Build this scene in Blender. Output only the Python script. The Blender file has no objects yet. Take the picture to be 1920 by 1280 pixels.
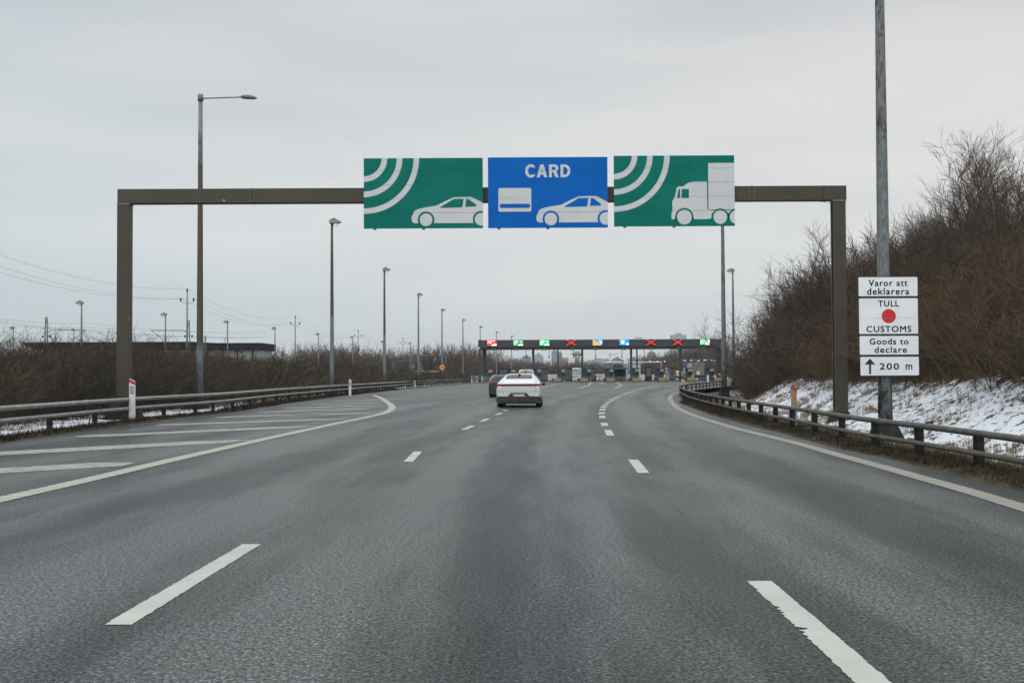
import bpy, math, random
import numpy as np
from mathutils import Vector, Matrix
from mathutils.geometry import tessellate_polygon
R = math.radians
random.seed(7)
RNG = np.random.default_rng(11)
scene = bpy.context.scene
col = scene.collection

# ------------------------------------------------------------------ camera
F = 2200.0            # focal length in photo pixels (photo 1920 wide)
CAMH = 1.4
PITCH = math.atan(62 / F)
ROLL = R(0.28)
cam_d = bpy.data.cameras.new('camera')
cam = bpy.data.objects.new('camera', cam_d)
col.objects.link(cam)
cam_d.sensor_width = 36
cam_d.lens = 36 * F / 1920
cam_d.clip_start = 0.1
cam_d.clip_end = 20000
RC = Matrix.Rotation(math.pi / 2 + PITCH, 3, 'X') @ Matrix.Rotation(-ROLL, 3, 'Z')
cam.matrix_world = Matrix.Translation((0, 0, CAMH)) @ RC.to_4x4()
scene.camera = cam

def ray(px, py):
    return RC @ Vector(((px - 960) / F, (640 - py) / F, -1))
def G(px, py, z=0.0):                       # point of the ground under a photo pixel
    d = ray(px, py); t = (z - CAMH) / d.z
    return Vector((d.x * t, d.y * t, z))
def P(px, py, Y):                           # point at distance Y along a photo ray
    d = ray(px, py); t = Y / d.y
    return Vector((d.x * t, Y, CAMH + d.z * t))

# ------------------------------------------------------------------ world
w = bpy.data.worlds.new('World'); scene.world = w; w.use_nodes = True
SUN_EL, SUN_AZ = R(42), R(205)
def build_world():
    nt = w.node_tree; nd = nt.nodes; lk = nt.links
    nd.clear()
    out = nd.new('ShaderNodeOutputWorld')
    bg_s = nd.new('ShaderNodeBackground'); bg_c = nd.new('ShaderNodeBackground')
    sky = nd.new('ShaderNodeTexSky'); sky.sky_type = 'NISHITA'; sky.sun_disc = False
    sky.sun_elevation = SUN_EL; sky.sun_rotation = SUN_AZ
    lk.new(sky.outputs[0], bg_s.inputs[0]); bg_s.inputs[1].default_value = 0.10
    tc = nd.new('ShaderNodeTexCoord'); sep = nd.new('ShaderNodeSeparateXYZ')
    lk.new(tc.outputs['Generated'], sep.inputs[0])
    # elevation ramp of the cloud deck (overcast sky, brighter overhead)
    ramp = nd.new('ShaderNodeValToRGB'); e = ramp.color_ramp.elements
    lk.new(sep.outputs[2], ramp.inputs[0])
    e[0].position = 0.0; e[0].color = (0.64, 0.67, 0.67, 1)
    e[1].position = 1.0; e[1].color = (1.42, 1.45, 1.46, 1)
    for p_, c_ in ((0.045, (0.665, 0.70, 0.705)), (0.10, (0.725, 0.735, 0.73)), (0.155, (0.755, 0.75, 0.735)), (0.21, (0.72, 0.72, 0.71)), (0.29, (0.64, 0.65, 0.66)), (0.42, (0.66, 0.67, 0.68)), (0.62, (1.02, 1.04, 1.05))):
        q = e.new(p_); q.color = (*c_, 1)
    # soft bands of cloud
    mp = nd.new('ShaderNodeMapping'); mp.inputs['Scale'].default_value = (1.6, 1.6, 9.0)
    lk.new(tc.outputs['Generated'], mp.inputs[0])
    n = nd.new('ShaderNodeTexNoise'); n.inputs['Scale'].default_value = 2.2; n.inputs['Detail'].default_value = 5; n.inputs['Roughness'].default_value = 0.45
    lk.new(mp.outputs[0], n.inputs['Vector'])
    r2 = nd.new('ShaderNodeValToRGB'); r2.color_ramp.elements[0].position = 0.30; r2.color_ramp.elements[1].position = 0.72
    r2.color_ramp.elements[0].color = (0.915, 0.945, 0.97, 1); r2.color_ramp.elements[1].color = (1.08, 1.075, 1.07, 1)
    lk.new(n.outputs[0], r2.inputs[0])
    mul = nd.new('ShaderNodeMixRGB'); mul.blend_type = 'MULTIPLY'; mul.inputs[0].default_value = 1
    lk.new(ramp.outputs[0], mul.inputs[1]); lk.new(r2.outputs[0], mul.inputs[2])
    # thinner cloud towards the right: a little brighter and warmer
    r3 = nd.new('ShaderNodeValToRGB'); r3.color_ramp.elements[0].position = 0.1; r3.color_ramp.elements[1].position = 0.9
    r3.color_ramp.elements[0].color = (0.90, 0.955, 0.99, 1); r3.color_ramp.elements[1].color = (1.09, 1.055, 1.03, 1)
    ma = nd.new('ShaderNodeMath'); ma.operation = 'MULTIPLY_ADD'; ma.inputs[1].default_value = 1.0; ma.inputs[2].default_value = 0.5
    lk.new(sep.outputs[0], ma.inputs[0]); lk.new(ma.outputs[0], r3.inputs[0])
    mul2 = nd.new('ShaderNodeMixRGB'); mul2.blend_type = 'MULTIPLY'; mul2.inputs[0].default_value = 1
    lk.new(mul.outputs[0], mul2.inputs[1]); lk.new(r3.outputs[0], mul2.inputs[2])
    # the deck is thinner and brighter behind the viewer, on the sun's side
    r4 = nd.new('ShaderNodeMapRange'); r4.inputs[1].default_value = 0.3; r4.inputs[2].default_value = -0.7; r4.inputs[3].default_value = 1.0; r4.inputs[4].default_value = 1.45
    lk.new(sep.outputs[1], r4.inputs[0])
    mul3 = nd.new('ShaderNodeMixRGB'); mul3.blend_type = 'MULTIPLY'; mul3.inputs[0].default_value = 1
    lk.new(mul2.outputs[0], mul3.inputs[1]); lk.new(r4.outputs[0], mul3.inputs[2])
    lk.new(mul3.outputs[0], bg_c.inputs[0]); bg_c.inputs[1].default_value = 1.0
    mix = nd.new('ShaderNodeMixShader'); mix.inputs[0].default_value = 0.96
    lk.new(bg_s.outputs[0], mix.inputs[1]); lk.new(bg_c.outputs[0], mix.inputs[2])
    lk.new(mix.outputs[0], out.inputs['Surface'])
build_world()
sd = bpy.data.lights.new('sun', 'SUN'); sd.energy = 0.7; sd.angle = R(25); sd.color = (1.0, 0.965, 0.92)
so = bpy.data.objects.new('sun', sd); col.objects.link(so)
# sun_rotation 0 = +Y, turning clockwise seen from above
sdir = Vector((math.sin(SUN_AZ) * math.cos(SUN_EL), math.cos(SUN_AZ) * math.cos(SUN_EL), math.sin(SUN_EL)))
so.rotation_euler = sdir.to_track_quat('Z', 'Y').to_euler()
so.location = sdir * 50
vs = scene.view_settings
vs.view_transform = 'Standard'; vs.look = 'None'; vs.exposure = 0.0; vs.gamma = 1.0; vs.use_curve_mapping = False
scene.render.engine = 'CYCLES'
scene.cycles.max_bounces = 5
scene.cycles.diffuse_bounces = 3
scene.cycles.use_denoising = True

# ------------------------------------------------------------------ helpers
def tag(o, label=None, cat=None, group=None, kind=None):
    if label: o['label'] = label
    if cat: o['category'] = cat
    if group: o['group'] = group
    if kind: o['kind'] = kind
    return o
def empty(name, loc, label, cat, group=None, rz=0.0):
    o = bpy.data.objects.new(name, None); col.objects.link(o)
    o.empty_display_size = 0.3
    o.location = loc; o.rotation_euler = (0, 0, rz)
    return tag(o, label, cat, group)
KIDS = {}
def copy_tree(o, parent=None, label=None, loc=None, rz=None):
    c = o.copy(); col.objects.link(c)
    if parent is not None: c.parent = parent; KIDS.setdefault(parent.name, []).append(c)
    for ch in KIDS.get(o.name, []):
        copy_tree(ch, c)
    if label: c['label'] = label
    if loc is not None: c.location = loc
    if rz is not None: c.rotation_euler = (0, 0, rz)
    return c

def raw_mesh(name, V, Fq, mats, smooth=False, k=4):
    V = np.asarray(V, dtype=np.float32); Fq = np.asarray(Fq, dtype=np.int32)
    me = bpy.data.meshes.new(name)
    me.vertices.add(len(V)); me.vertices.foreach_set('co', V.ravel())
    me.loops.add(Fq.size); me.loops.foreach_set('vertex_index', Fq.ravel())
    me.polygons.add(len(Fq)); me.polygons.foreach_set('loop_start', np.arange(0, Fq.size, k, dtype=np.int32))
    me.update(calc_edges=True); me.validate()
    for m in mats: me.materials.append(m)
    if smooth: me.polygons.foreach_set('use_smooth', np.ones(len(Fq), dtype=bool))
    return me
def link_mesh(name, me, parent=None, loc=(0, 0, 0)):
    o = bpy.data.objects.new(name, me); col.objects.link(o); o.location = loc
    if parent is not None:
        o.parent = parent; KIDS.setdefault(parent.name, []).append(o)
    return o

class MB:
    def __init__(s, org=(0, 0, 0)):
        s.v = []; s.f = []; s.mi = []; s.m = 0; s.sm = []; s.org = Vector(org); s.smooth = False
    def add(s, vs_, fs):
        b = len(s.v)
        s.v.extend(Vector(p) for p in vs_)
        for f in fs:
            s.f.append([b + i for i in f]); s.mi.append(s.m); s.sm.append(s.smooth)
        return s
    def box(s, x0, x1, y0, y1, z0, z1, rz=0.0, c=None, bev=0.0):
        vs_ = [(x, y, z) for z in (z0, z1) for (x, y) in ((x0, y0), (x1, y0), (x1, y1), (x0, y1))]
        if rz:
            c = Vector(c) if c else Vector(((x0 + x1) / 2, (y0 + y1) / 2, 0))
            M = Matrix.Rotation(rz, 3, 'Z')
            vs_ = [M @ (Vector(p) - c) + c for p in vs_]
        return s.add(vs_, [(3, 2, 1, 0), (4, 5, 6, 7), (0, 1, 5, 4), (1, 2, 6, 5), (2, 3, 7, 6), (3, 0, 4, 7)])
    def frus(s, cx, cy, z0, z1, w0, d0, w1, d1):      # frustum / pyramid foot
        vs_ = [(cx + sx * w / 2, cy + sy * d / 2, z) for (z, w, d) in ((z0, w0, d0), (z1, w1, d1)) for (sx, sy) in ((-1, -1), (1, -1), (1, 1), (-1, 1))]
        return s.add(vs_, [(3, 2, 1, 0), (4, 5, 6, 7), (0, 1, 5, 4), (1, 2, 6, 5), (2, 3, 7, 6), (3, 0, 4, 7)])
    def tube(s, pts, r, n=8, cap=True):
        pts = [Vector(p) for p in pts]; k = len(pts)
        rs = r if isinstance(r, (list, tuple)) else [r] * k
        ring = []; sm0 = s.smooth
        for i, p in enumerate(pts):
            t = (pts[min(i + 1, k - 1)] - pts[max(i - 1, 0)]).normalized()
            up = Vector((0, 0, 1)) if abs(t.z) < 0.95 else Vector((0, 1, 0))
            a = t.cross(up).normalized(); b = a.cross(t).normalized()
            ring.append([p + (a * math.cos(2 * math.pi * j / n) + b * math.sin(2 * math.pi * j / n)) * rs[i] for j in range(n)])
        vs_ = [q for rr in ring for q in rr]; fs = []
        for i in range(k - 1):
            for j in range(n):
                fs.append((i * n + j, i * n + (j + 1) % n, (i + 1) * n + (j + 1) % n, (i + 1) * n + j))
        s.smooth = True; s.add(vs_, fs); s.smooth = False
        if cap:
            s.add(ring[0], [tuple(range(n))]); s.add(ring[-1], [tuple(reversed(range(n)))])
        s.smooth = sm0
        return s
    def prism(s, poly, f0, f1):
        """poly: 2D points; f0/f1 map a 2D point to 3D for the front and back face"""
        n = len(poly)
        A = [Vector(f0(p)) for p in poly]; B = [Vector(f1(p)) for p in poly]
        tri = tessellate_polygon([[Vector((p[0], p[1], 0)) for p in poly]])
        s.add(A, [t for t in tri]); s.add(B, [t[::-1] for t in tri])
        s.add(A + B, [(i, (i + 1) % n, n + (i + 1) % n, n + i) for i in range(n)])
        return s
    def plate(s, poly, y, t):      # polygon in the XZ plane, front at y, thickness t behind
        return s.prism(poly, lambda p: (p[0], y, p[1]), lambda p: (p[0], y + t, p[1]))
    def slab(s, poly, z0, z1):     # polygon in the XY plane
        return s.prism(poly, lambda p: (p[0], p[1], z1), lambda p: (p[0], p[1], z0))
    def sphere(s, c, r, n=10, sz=1.0, sx=1.0):
        c = Vector(c); vs_ = []; fs = []
        for i in range(n + 1):
            th = math.pi * i / n
            for j in range(n):
                ph = 2 * math.pi * j / n
                vs_.append(c + Vector((math.sin(th) * math.cos(ph) * sx, math.sin(th) * math.sin(ph), math.cos(th) * sz)) * r)
        for i in range(n):
            for j in range(n):
                fs.append((i * n + j, (i + 1) * n + j, (i + 1) * n + (j + 1) % n, i * n + (j + 1) % n))
        sm0 = s.smooth; s.smooth = True; s.add(vs_, fs); s.smooth = sm0
        return s
    def build(s, name, mats, parent=None, recalc=True):
        if not isinstance(mats, (list, tuple)): mats = [mats]
        me = bpy.data.meshes.new(name)
        me.from_pydata([tuple(p - s.org) for p in s.v], [], s.f)
        for m in mats: me.materials.append(m)
        me.polygons.foreach_set('material_index', s.mi)
        me.polygons.foreach_set('use_smooth', s.sm)
        if recalc:
            import bmesh
            bm = bmesh.new(); bm.from_mesh(me)
            bmesh.ops.remove_doubles(bm, verts=bm.verts, dist=1e-5)
            bmesh.ops.recalc_face_normals(bm, faces=bm.faces); bm.to_mesh(me); bm.free()
        me.update()
        return link_mesh(name, me, parent, s.org if parent is None else (0, 0, 0))

def smooth_line(pts, step=1.0, it=3):
    pts = [Vector(p) for p in pts]; L = [0.0]
    for a, b in zip(pts, pts[1:]): L.append(L[-1] + (b - a).length)
    n = max(2, int(L[-1] / step) + 1); A = np.array([tuple(p) for p in pts])
    t = np.linspace(0, L[-1], n)
    Q = np.stack([np.interp(t, L, A[:, i]) for i in range(3)], 1)
    for _ in range(it):
        Q[1:-1] = 0.25 * Q[:-2] + 0.5 * Q[1:-1] + 0.25 * Q[2:]
    return [Vector(q) for q in Q]
def at_len(pts, step):
    out = []; L = 0.0; nxt = 0.0
    for a, b in zip(pts, pts[1:]):
        d = (b - a).length
        while nxt <= L + d:
            out.append((a.lerp(b, (nxt - L) / d), (b - a).normalized())); nxt += step
        L += d
    return out
def vnoise(x, y, seed=0):
    x = np.asarray(x, float); y = np.asarray(y, float)
    xi = np.floor(x).astype(np.int64); yi = np.floor(y).astype(np.int64); fx = x - xi; fy = y - yi
    fx = fx * fx * (3 - 2 * fx); fy = fy * fy * (3 - 2 * fy)
    def h(a, b):
        n = (a * 374761393 + b * 668265263 + seed * 974711) & 0x7fffffff
        n = ((n ^ (n >> 13)) * 1274126177) & 0x7fffffff
        return ((n ^ (n >> 16)) & 0xffff) / 65535.0
    return (h(xi, yi) * (1 - fx) + h(xi + 1, yi) * fx) * (1 - fy) + (h(xi, yi + 1) * (1 - fx) + h(xi + 1, yi + 1) * fx) * fy

# ------------------------------------------------------------------ materials
def nmat(name):
    m = bpy.data.materials.new(name); m.use_nodes = True
    nt = m.node_tree; b = nt.nodes['Principled BSDF']
    return m, nt, b
def mat(name, c, rough=0.6, metal=0.0, c2=None, scale=6.0, bump=0.0, lo=0.4, hi=0.6, spec=0.5, stretch=(1, 1, 1), emit=0.0, detail=5):
    m, nt, b = nmat(name)
    b.inputs['Base Color'].default_value = (*c, 1); b.inputs['Roughness'].default_value = rough
    b.inputs['Metallic'].default_value = metal; b.inputs['Specular IOR Level'].default_value = spec
    if c2 is not None or bump:
        tc = nt.nodes.new('ShaderNodeTexCoord'); mp = nt.nodes.new('ShaderNodeMapping'); mp.inputs['Scale'].default_value = stretch
        nt.links.new(tc.outputs['Object'], mp.inputs[0])
        n = nt.nodes.new('ShaderNodeTexNoise'); n.inputs['Scale'].default_value = scale; n.inputs['Detail'].default_value = detail
        nt.links.new(mp.outputs[0], n.inputs['Vector'])
        if c2 is not None:
            r = nt.nodes.new('ShaderNodeValToRGB'); r.color_ramp.elements[0].position = lo; r.color_ramp.elements[1].position = hi
            r.color_ramp.elements[0].color = (*c, 1); r.color_ramp.elements[1].color = (*c2, 1)
            nt.links.new(n.outputs[0], r.inputs[0]); nt.links.new(r.outputs[0], b.inputs['Base Color'])
        if bump:
            bp = nt.nodes.new('ShaderNodeBump'); bp.inputs['Strength'].default_value = bump; bp.inputs['Distance'].default_value = 0.02
            nt.links.new(n.outputs[0], bp.inputs['Height']); nt.links.new(bp.outputs[0], b.inputs['Normal'])
    if emit:
        b.inputs['Emission Color'].default_value = (*c, 1); b.inputs['Emission Strength'].default_value = emit
    return m
def node(nt, t, **kw):
    n = nt.nodes.new(t)
    for k, v in kw.items(): setattr(n, k, v)
    return n
def mth(nt, op, a, b=None, c=None):
    n = nt.nodes.new('ShaderNodeMath'); n.operation = op
    for i, v in enumerate((a, b, c)):
        if v is None: continue
        if isinstance(v, (int, float)): n.inputs[i].default_value = v
        else: nt.links.new(v, n.inputs[i])
    return n.outputs[0]
def noise(nt, vec, scale, detail=4, rough=0.55, dim='3D'):
    n = nt.nodes.new('ShaderNodeTexNoise'); n.inputs['Scale'].default_value = scale; n.inputs['Detail'].default_value = detail; n.inputs['Roughness'].default_value = rough
    nt.links.new(vec, n.inputs['Vector']); return n.outputs[0]
def ramp(nt, v, stops):
    r = nt.nodes.new('ShaderNodeValToRGB'); e = r.color_ramp.elements
    while len(e) < len(stops): e.new(0.5)
    for q, (p_, c_) in zip(e, stops):
        q.position = p_; q.color = (c_, c_, c_, 1) if isinstance(c_, (int, float)) else (*c_, 1)
    nt.links.new(v, r.inputs[0]); return r.outputs[0]
def mixc(nt, f, a, b, mode='MIX'):
    n = nt.nodes.new('ShaderNodeMixRGB'); n.blend_type = mode
    for i, v in enumerate((f, a, b)):
        if isinstance(v, (int, float)): n.inputs[i].default_value = v
        elif isinstance(v, tuple): n.inputs[i].default_value = (*v, 1)
        else: nt.links.new(v, n.inputs[i])
    return n.outputs[0]
def bumpn(nt, h, s, d, b):
    bp = nt.nodes.new('ShaderNodeBump'); bp.inputs['Strength'].default_value = s; bp.inputs['Distance'].default_value = d
    nt.links.new(h, bp.inputs['Height']); nt.links.new(bp.outputs[0], b.inputs['Normal'])

CURV = 0.00087      # the lanes bend right: x = x0 + CURV*y^2
def asphalt_mat():
    m, nt, b = nmat('asphalt')
    geo = node(nt, 'ShaderNodeNewGeometry'); pos = geo.outputs['Position']
    sep = node(nt, 'ShaderNodeSeparateXYZ'); nt.links.new(pos, sep.inputs[0])
    y2 = mth(nt, 'MULTIPLY', sep.outputs[1], sep.outputs[1])
    lat = mth(nt, 'SUBTRACT', sep.outputs[0], mth(nt, 'MULTIPLY', y2, CURV))
    cmb = node(nt, 'ShaderNodeCombineXYZ'); nt.links.new(lat, cmb.inputs[0]); nt.links.new(mth(nt, 'MULTIPLY', sep.outputs[1], 0.045), cmb.inputs[1])
    streak = noise(nt, cmb.outputs[0], 0.75, 4, 0.6)
    # pale wheel tracks, darker oily strip at lane centres (period = lane width 3.76 m)
    ph = mth(nt, 'MULTIPLY', mth(nt, 'ADD', lat, 0.3), 2 * math.pi / 1.88)
    trk = mth(nt, 'MULTIPLY', mth(nt, 'COSINE', ph), -0.5)
    cm2 = node(nt, 'ShaderNodeCombineXYZ'); nt.links.new(lat, cm2.inputs[0]); nt.links.new(mth(nt, 'MULTIPLY', sep.outputs[1], 0.16), cm2.inputs[1])
    big = noise(nt, cm2.outputs[0], 0.42, 5, 0.6)
    mid = noise(nt, cm2.outputs[0], 2.2, 4, 0.6)
    grain = noise(nt, pos, 44, 2, 0.8)
    fine = noise(nt, pos, 19, 2, 0.6)
    v = mth(nt, 'ADD', mth(nt, 'MULTIPLY_ADD', streak, 0.58, 0.11), mth(nt, 'MULTIPLY', big, 0.40))
    v = mth(nt, 'ADD', v, mth(nt, 'MULTIPLY', trk, 0.11))
    v = mth(nt, 'ADD', v, mth(nt, 'MULTIPLY_ADD', mid, 0.34, 0.04))
    base = ramp(nt, v, [(0.60, (0.011, 0.0142, 0.0138)), (0.75, (0.026, 0.0310, 0.0300)), (0.90, (0.070, 0.0775, 0.0755))])
    g = ramp(nt, grain, [(0.33, 0.16), (0.50, 0.80), (0.67, 2.9)])
    g2 = ramp(nt, fine, [(0.32, 0.55), (0.68, 1.45)])
    c = mixc(nt, 1.0, mixc(nt, 1.0, base, g, 'MULTIPLY'), g2, 'MULTIPLY')
    nt.links.new(c, b.inputs['Base Color'])
    sp = mth(nt, 'MULTIPLY', ramp(nt, grain, [(0.34, 0.06), (0.50, 0.165), (0.68, 0.40)]), ramp(nt, v, [(0.60, 0.62), (0.90, 1.0)]))
    nt.links.new(sp, b.inputs['Specular IOR Level'])
    b.inputs['Roughness'].default_value = 0.40
    bumpn(nt, grain, 0.3, 0.005, b)
    return m
M = {}
M['asphalt'] = asphalt_mat()
def paint_mat(name, c, ribs=False, wear=0.66):
    m, nt, b = nmat(name)
    geo = node(nt, 'ShaderNodeNewGeometry'); pos = geo.outputs['Position']
    n = noise(nt, pos, 5.5, 6, 0.7)
    f = ramp(nt, n, [(wear, 0.0), (wear + 0.03, 1.0)])
    n2 = noise(nt, pos, 1.2, 4, 0.6)
    c1 = mixc(nt, ramp(nt, n2, [(0.3, 0.0), (0.7, 1.0)]), c, tuple(x * 0.80 for x in c))
    if ribs:
        sep = node(nt, 'ShaderNodeSeparateXYZ'); nt.links.new(pos, sep.inputs[0])
        s_ = mth(nt, 'SINE', mth(nt, 'MULTIPLY', mth(nt, 'ADD', sep.outputs[1], mth(nt, 'MULTIPLY', sep.outputs[0], 0.3)), 2 * math.pi / 0.27))
        rib = ramp(nt, mth(nt, 'MULTIPLY_ADD', s_, 0.5, 0.5), [(0.15, 0.0), (0.5, 1.0)])
        c1 = mixc(nt, rib, tuple(x * 0.62 for x in c), c1)
        bumpn(nt, rib, 0.4, 0.02, b)
    nt.links.new(mixc(nt, f, c1, (0.09, 0.092, 0.09)), b.inputs['Base Color'])
    b.inputs['Roughness'].default_value = 0.6
    return m
M['paint'] = paint_mat('road_paint', (0.46, 0.465, 0.425))
M['paint_rib'] = paint_mat('ribbed_road_paint', (0.43, 0.42, 0.34), True, 0.72)
M['paint_rib2'] = paint_mat('dirty_ribbed_road_paint', (0.28, 0.275, 0.23), True, 0.68)
M['paint_worn'] = paint_mat('worn_road_paint', (0.31, 0.31, 0.28), False, 0.55)
def ground_mat(name, grass1, grass2, snow_bias, attr=False):
    m, nt, b = nmat(name)
    geo = node(nt, 'ShaderNodeNewGeometry'); pos = geo.outputs['Position']
    g = mixc(nt, ramp(nt, noise(nt, pos, 2.2, 6, 0.65), [(0.35, 0.0), (0.65, 1.0)]), grass1, grass2)
    g = mixc(nt, 1.0, g, ramp(nt, noise(nt, pos, 30, 3, 0.7), [(0.3, 0.45), (0.7, 1.5)]), 'MULTIPLY')
    s1 = noise(nt, pos, 1.5, 6, 0.72)
    mp = node(nt, 'ShaderNodeMapping'); mp.inputs['Scale'].default_value = (1.0, 0.8, 1.6); nt.links.new(pos, mp.inputs[0])
    s2 = noise(nt, mp.outputs[0], 5.5, 5, 0.7)
    v = mth(nt, 'ADD', mth(nt, 'MULTIPLY', s1, 0.45), mth(nt, 'MULTIPLY', s2, 0.55))
    if attr:
        a = node(nt, 'ShaderNodeAttribute', attribute_name='cov')
        v = mth(nt, 'ADD', v, a.outputs['Fac'])
    v = mth(nt, 'ADD', v, snow_bias)
    f = ramp(nt, v, [(0.50, 0.0), (0.545, 1.0)])
    snow = mixc(nt, ramp(nt, noise(nt, pos, 9, 3, 0.6), [(0.3, 0.0), (0.7, 1.0)]), (0.66, 0.68, 0.73), (0.80, 0.82, 0.86))
    nt.links.new(mixc(nt, f, g, snow), b.inputs['Base Color'])
    b.inputs['Roughness'].default_value = 0.85; b.inputs['Specular IOR Level'].default_value = 0.2
    h = mth(nt, 'ADD', mth(nt, 'MULTIPLY', f, 0.7), mth(nt, 'MULTIPLY', noise(nt, pos, 14, 4, 0.7), 0.8))
    bumpn(nt, h, 0.7, 0.06, b)
    return m
M['ground'] = ground_mat('winter_ground', (0.060, 0.050, 0.032), (0.10, 0.078, 0.045), -0.10)
M['verge'] = ground_mat('snowy_verge', (0.026, 0.021, 0.013), (0.075, 0.054, 0.030), 0.0, True)
def pole_mat(name, rust_from, rust_to):
    """galvanised steel with brown peeling coat; more coat between rust_from and rust_to metres up"""
    m, nt, b = nmat(name)
    tc = node(nt, 'ShaderNodeTexCoord'); mp = node(nt, 'ShaderNodeMapping'); mp.inputs['Scale'].default_value = (5, 5, 1.1)
    nt.links.new(tc.outputs['Object'], mp.inputs[0])
    sep = node(nt, 'ShaderNodeSeparateXYZ'); nt.links.new(tc.outputs['Object'], sep.inputs[0])
    n = noise(nt, mp.outputs[0], 1.3, 6, 0.7)
    zz = ramp(nt, mth(nt, 'DIVIDE', sep.outputs[2], 13.0), [(0.0, 0.0), (rust_from / 13, 0.0), (rust_from / 13 + 0.06, 1.0), (rust_to / 13, 1.0), (min(1.0, rust_to / 13 + 0.08), 0.35)])
    f = ramp(nt, mth(nt, 'ADD', mth(nt, 'MULTIPLY', zz, 0.34), mth(nt, 'MULTIPLY', n, 0.8)), [(0.56, 0.0), (0.61, 1.0)])
    steel = mixc(nt, noise(nt, mp.outputs[0], 4, 4, 0.6), (0.10, 0.12, 0.13), (0.21, 0.24, 0.26))
    rust = mixc(nt, noise(nt, mp.outputs[0], 7, 4, 0.6), (0.050, 0.040, 0.032), (0.115, 0.088, 0.065))
    nt.links.new(mixc(nt, f, steel, rust), b.inputs['Base Color'])
    b.inputs['Roughness'].default_value = 0.5; b.inputs['Metallic'].default_value = 0.15
    return m
M['pole'] = pole_mat('weathered_pole', 5.0, 11.5)
M['pole_a'] = pole_mat('weathered_pole_browned', 2.2, 9.5)
M['pole_c'] = pole_mat('galvanised_pole', 11.0, 12.5)
def patchy_pole():
    m, nt, b = nmat('patchy_galvanised_pole')
    tc = node(nt, 'ShaderNodeTexCoord'); mp = node(nt, 'ShaderNodeMapping'); mp.inputs['Scale'].default_value = (6, 6, 2.2)
    nt.links.new(tc.outputs['Object'], mp.inputs[0])
    sep = node(nt, 'ShaderNodeSeparateXYZ'); nt.links.new(tc.outputs['Object'], sep.inputs[0])
    side_ = ramp(nt, mth(nt, 'MULTIPLY_ADD', sep.outputs[0], 3.0, 0.5), [(0.72, 0.0), (0.85, 0.17)])
    low = ramp(nt, mth(nt, 'DIVIDE', sep.outputs[2], 13.0), [(0.11, 0.12), (0.135, 0.0), (0.45, 0.0), (0.6, 0.08)])
    f = ramp(nt, mth(nt, 'ADD', mth(nt, 'ADD', noise(nt, mp.outputs[0], 1.0, 6, 0.7), side_), low), [(0.62, 0.0), (0.65, 1.0)])
    steel = mixc(nt, ramp(nt, noise(nt, mp.outputs[0], 3, 4, 0.6), [(0.35, 0.0), (0.65, 1.0)]), (0.085, 0.10, 0.105), (0.19, 0.215, 0.225))
    nt.links.new(mixc(nt, f, steel, (0.045, 0.043, 0.038)), b.inputs['Base Color']); b.inputs['Roughness'].default_value = 0.55
    return m
M['pole_d'] = patchy_pole()
def gantry_mat():
    m, nt, b = nmat('brown_coated_steel')
    tc = node(nt, 'ShaderNodeTexCoord'); o = tc.outputs['Object']
    base = mixc(nt, ramp(nt, noise(nt, o, 1.2, 5, 0.6), [(0.3, 0.0), (0.7, 1.0)]), (0.040, 0.033, 0.021), (0.058, 0.048, 0.031))
    chip = ramp(nt, noise(nt, o, 2.7, 4, 0.6), [(0.70, 0.0), (0.71, 1.0)])
    nt.links.new(mixc(nt, chip, base, (0.45, 0.45, 0.43)), b.inputs['Base Color'])
    b.inputs['Roughness'].default_value = 0.55
    return m
M['gantry'] = gantry_mat()
M['concrete'] = mat('concrete', (0.13, 0.125, 0.105), 0.9, c2=(0.22, 0.21, 0.18), scale=5, bump=0.3)
M['found'] = mat('stained_foundation', (0.020, 0.017, 0.014), 0.9, spec=0.15, c2=(0.040, 0.035, 0.028), scale=3)
M['rail_l'] = mat('galvanised_rail', (0.20, 0.21, 0.20), 0.5, 0.2, c2=(0.33, 0.345, 0.335), scale=3, lo=0.3, hi=0.7)
M['rail_r'] = mat('dirty_rail', (0.070, 0.068, 0.056), 0.65, 0.0, spec=0.25, c2=(0.125, 0.120, 0.105), scale=3, lo=0.3, hi=0.7)
M['rail_d'] = mat('dark_rail_painted_shade', (0.035, 0.037, 0.04), 0.6, 0.1, c2=(0.07, 0.07, 0.07), scale=3)  # shade of the rail's back put into the colour; barrier arms reuse it
M['post'] = mat('rail_post', (0.014, 0.015, 0.015), 0.7, 0.0, spec=0.12, c2=(0.034, 0.034, 0.032), scale=6)
M['white'] = mat('white_plastic', (0.72, 0.74, 0.74), 0.5, c2=(0.60, 0.61, 0.60), scale=5)
M['red'] = mat('red_reflector', (0.42, 0.035, 0.035), 0.4)
M['orange'] = mat('orange_reflector', (0.42, 0.19, 0.02), 0.4)
M['grey'] = mat('grey_reflector', (0.30, 0.33, 0.35), 0.4)
M['sign_g'] = mat('green_sign_face', (0.0, 0.150, 0.118), 0.55, spec=0.12, c2=(0.002, 0.175, 0.140), scale=0.9)
M['sign_b'] = mat('blue_sign_face', (0.0, 0.115, 0.46), 0.55, spec=0.12, c2=(0.0, 0.128, 0.50), scale=0.9)
M['sign_w'] = mat('grey_white_sign_symbol', (0.56, 0.58, 0.59), 0.5, c2=(0.60, 0.615, 0.625), scale=1.5)
M['seam'] = mat('panel_seam', (0.03, 0.06, 0.06), 0.6)
M['plate_w'] = mat('white_sign_plate', (0.74, 0.77, 0.79), 0.4, c2=(0.80, 0.83, 0.85), scale=1.5)
M['black'] = mat('black_lettering', (0.012, 0.016, 0.028), 0.45)
M['navy'] = mat('dark_sign_edge', (0.014, 0.022, 0.045), 0.45)
M['dot_r'] = mat('red_sign_disc', (0.56, 0.018, 0.026), 0.4)
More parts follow.
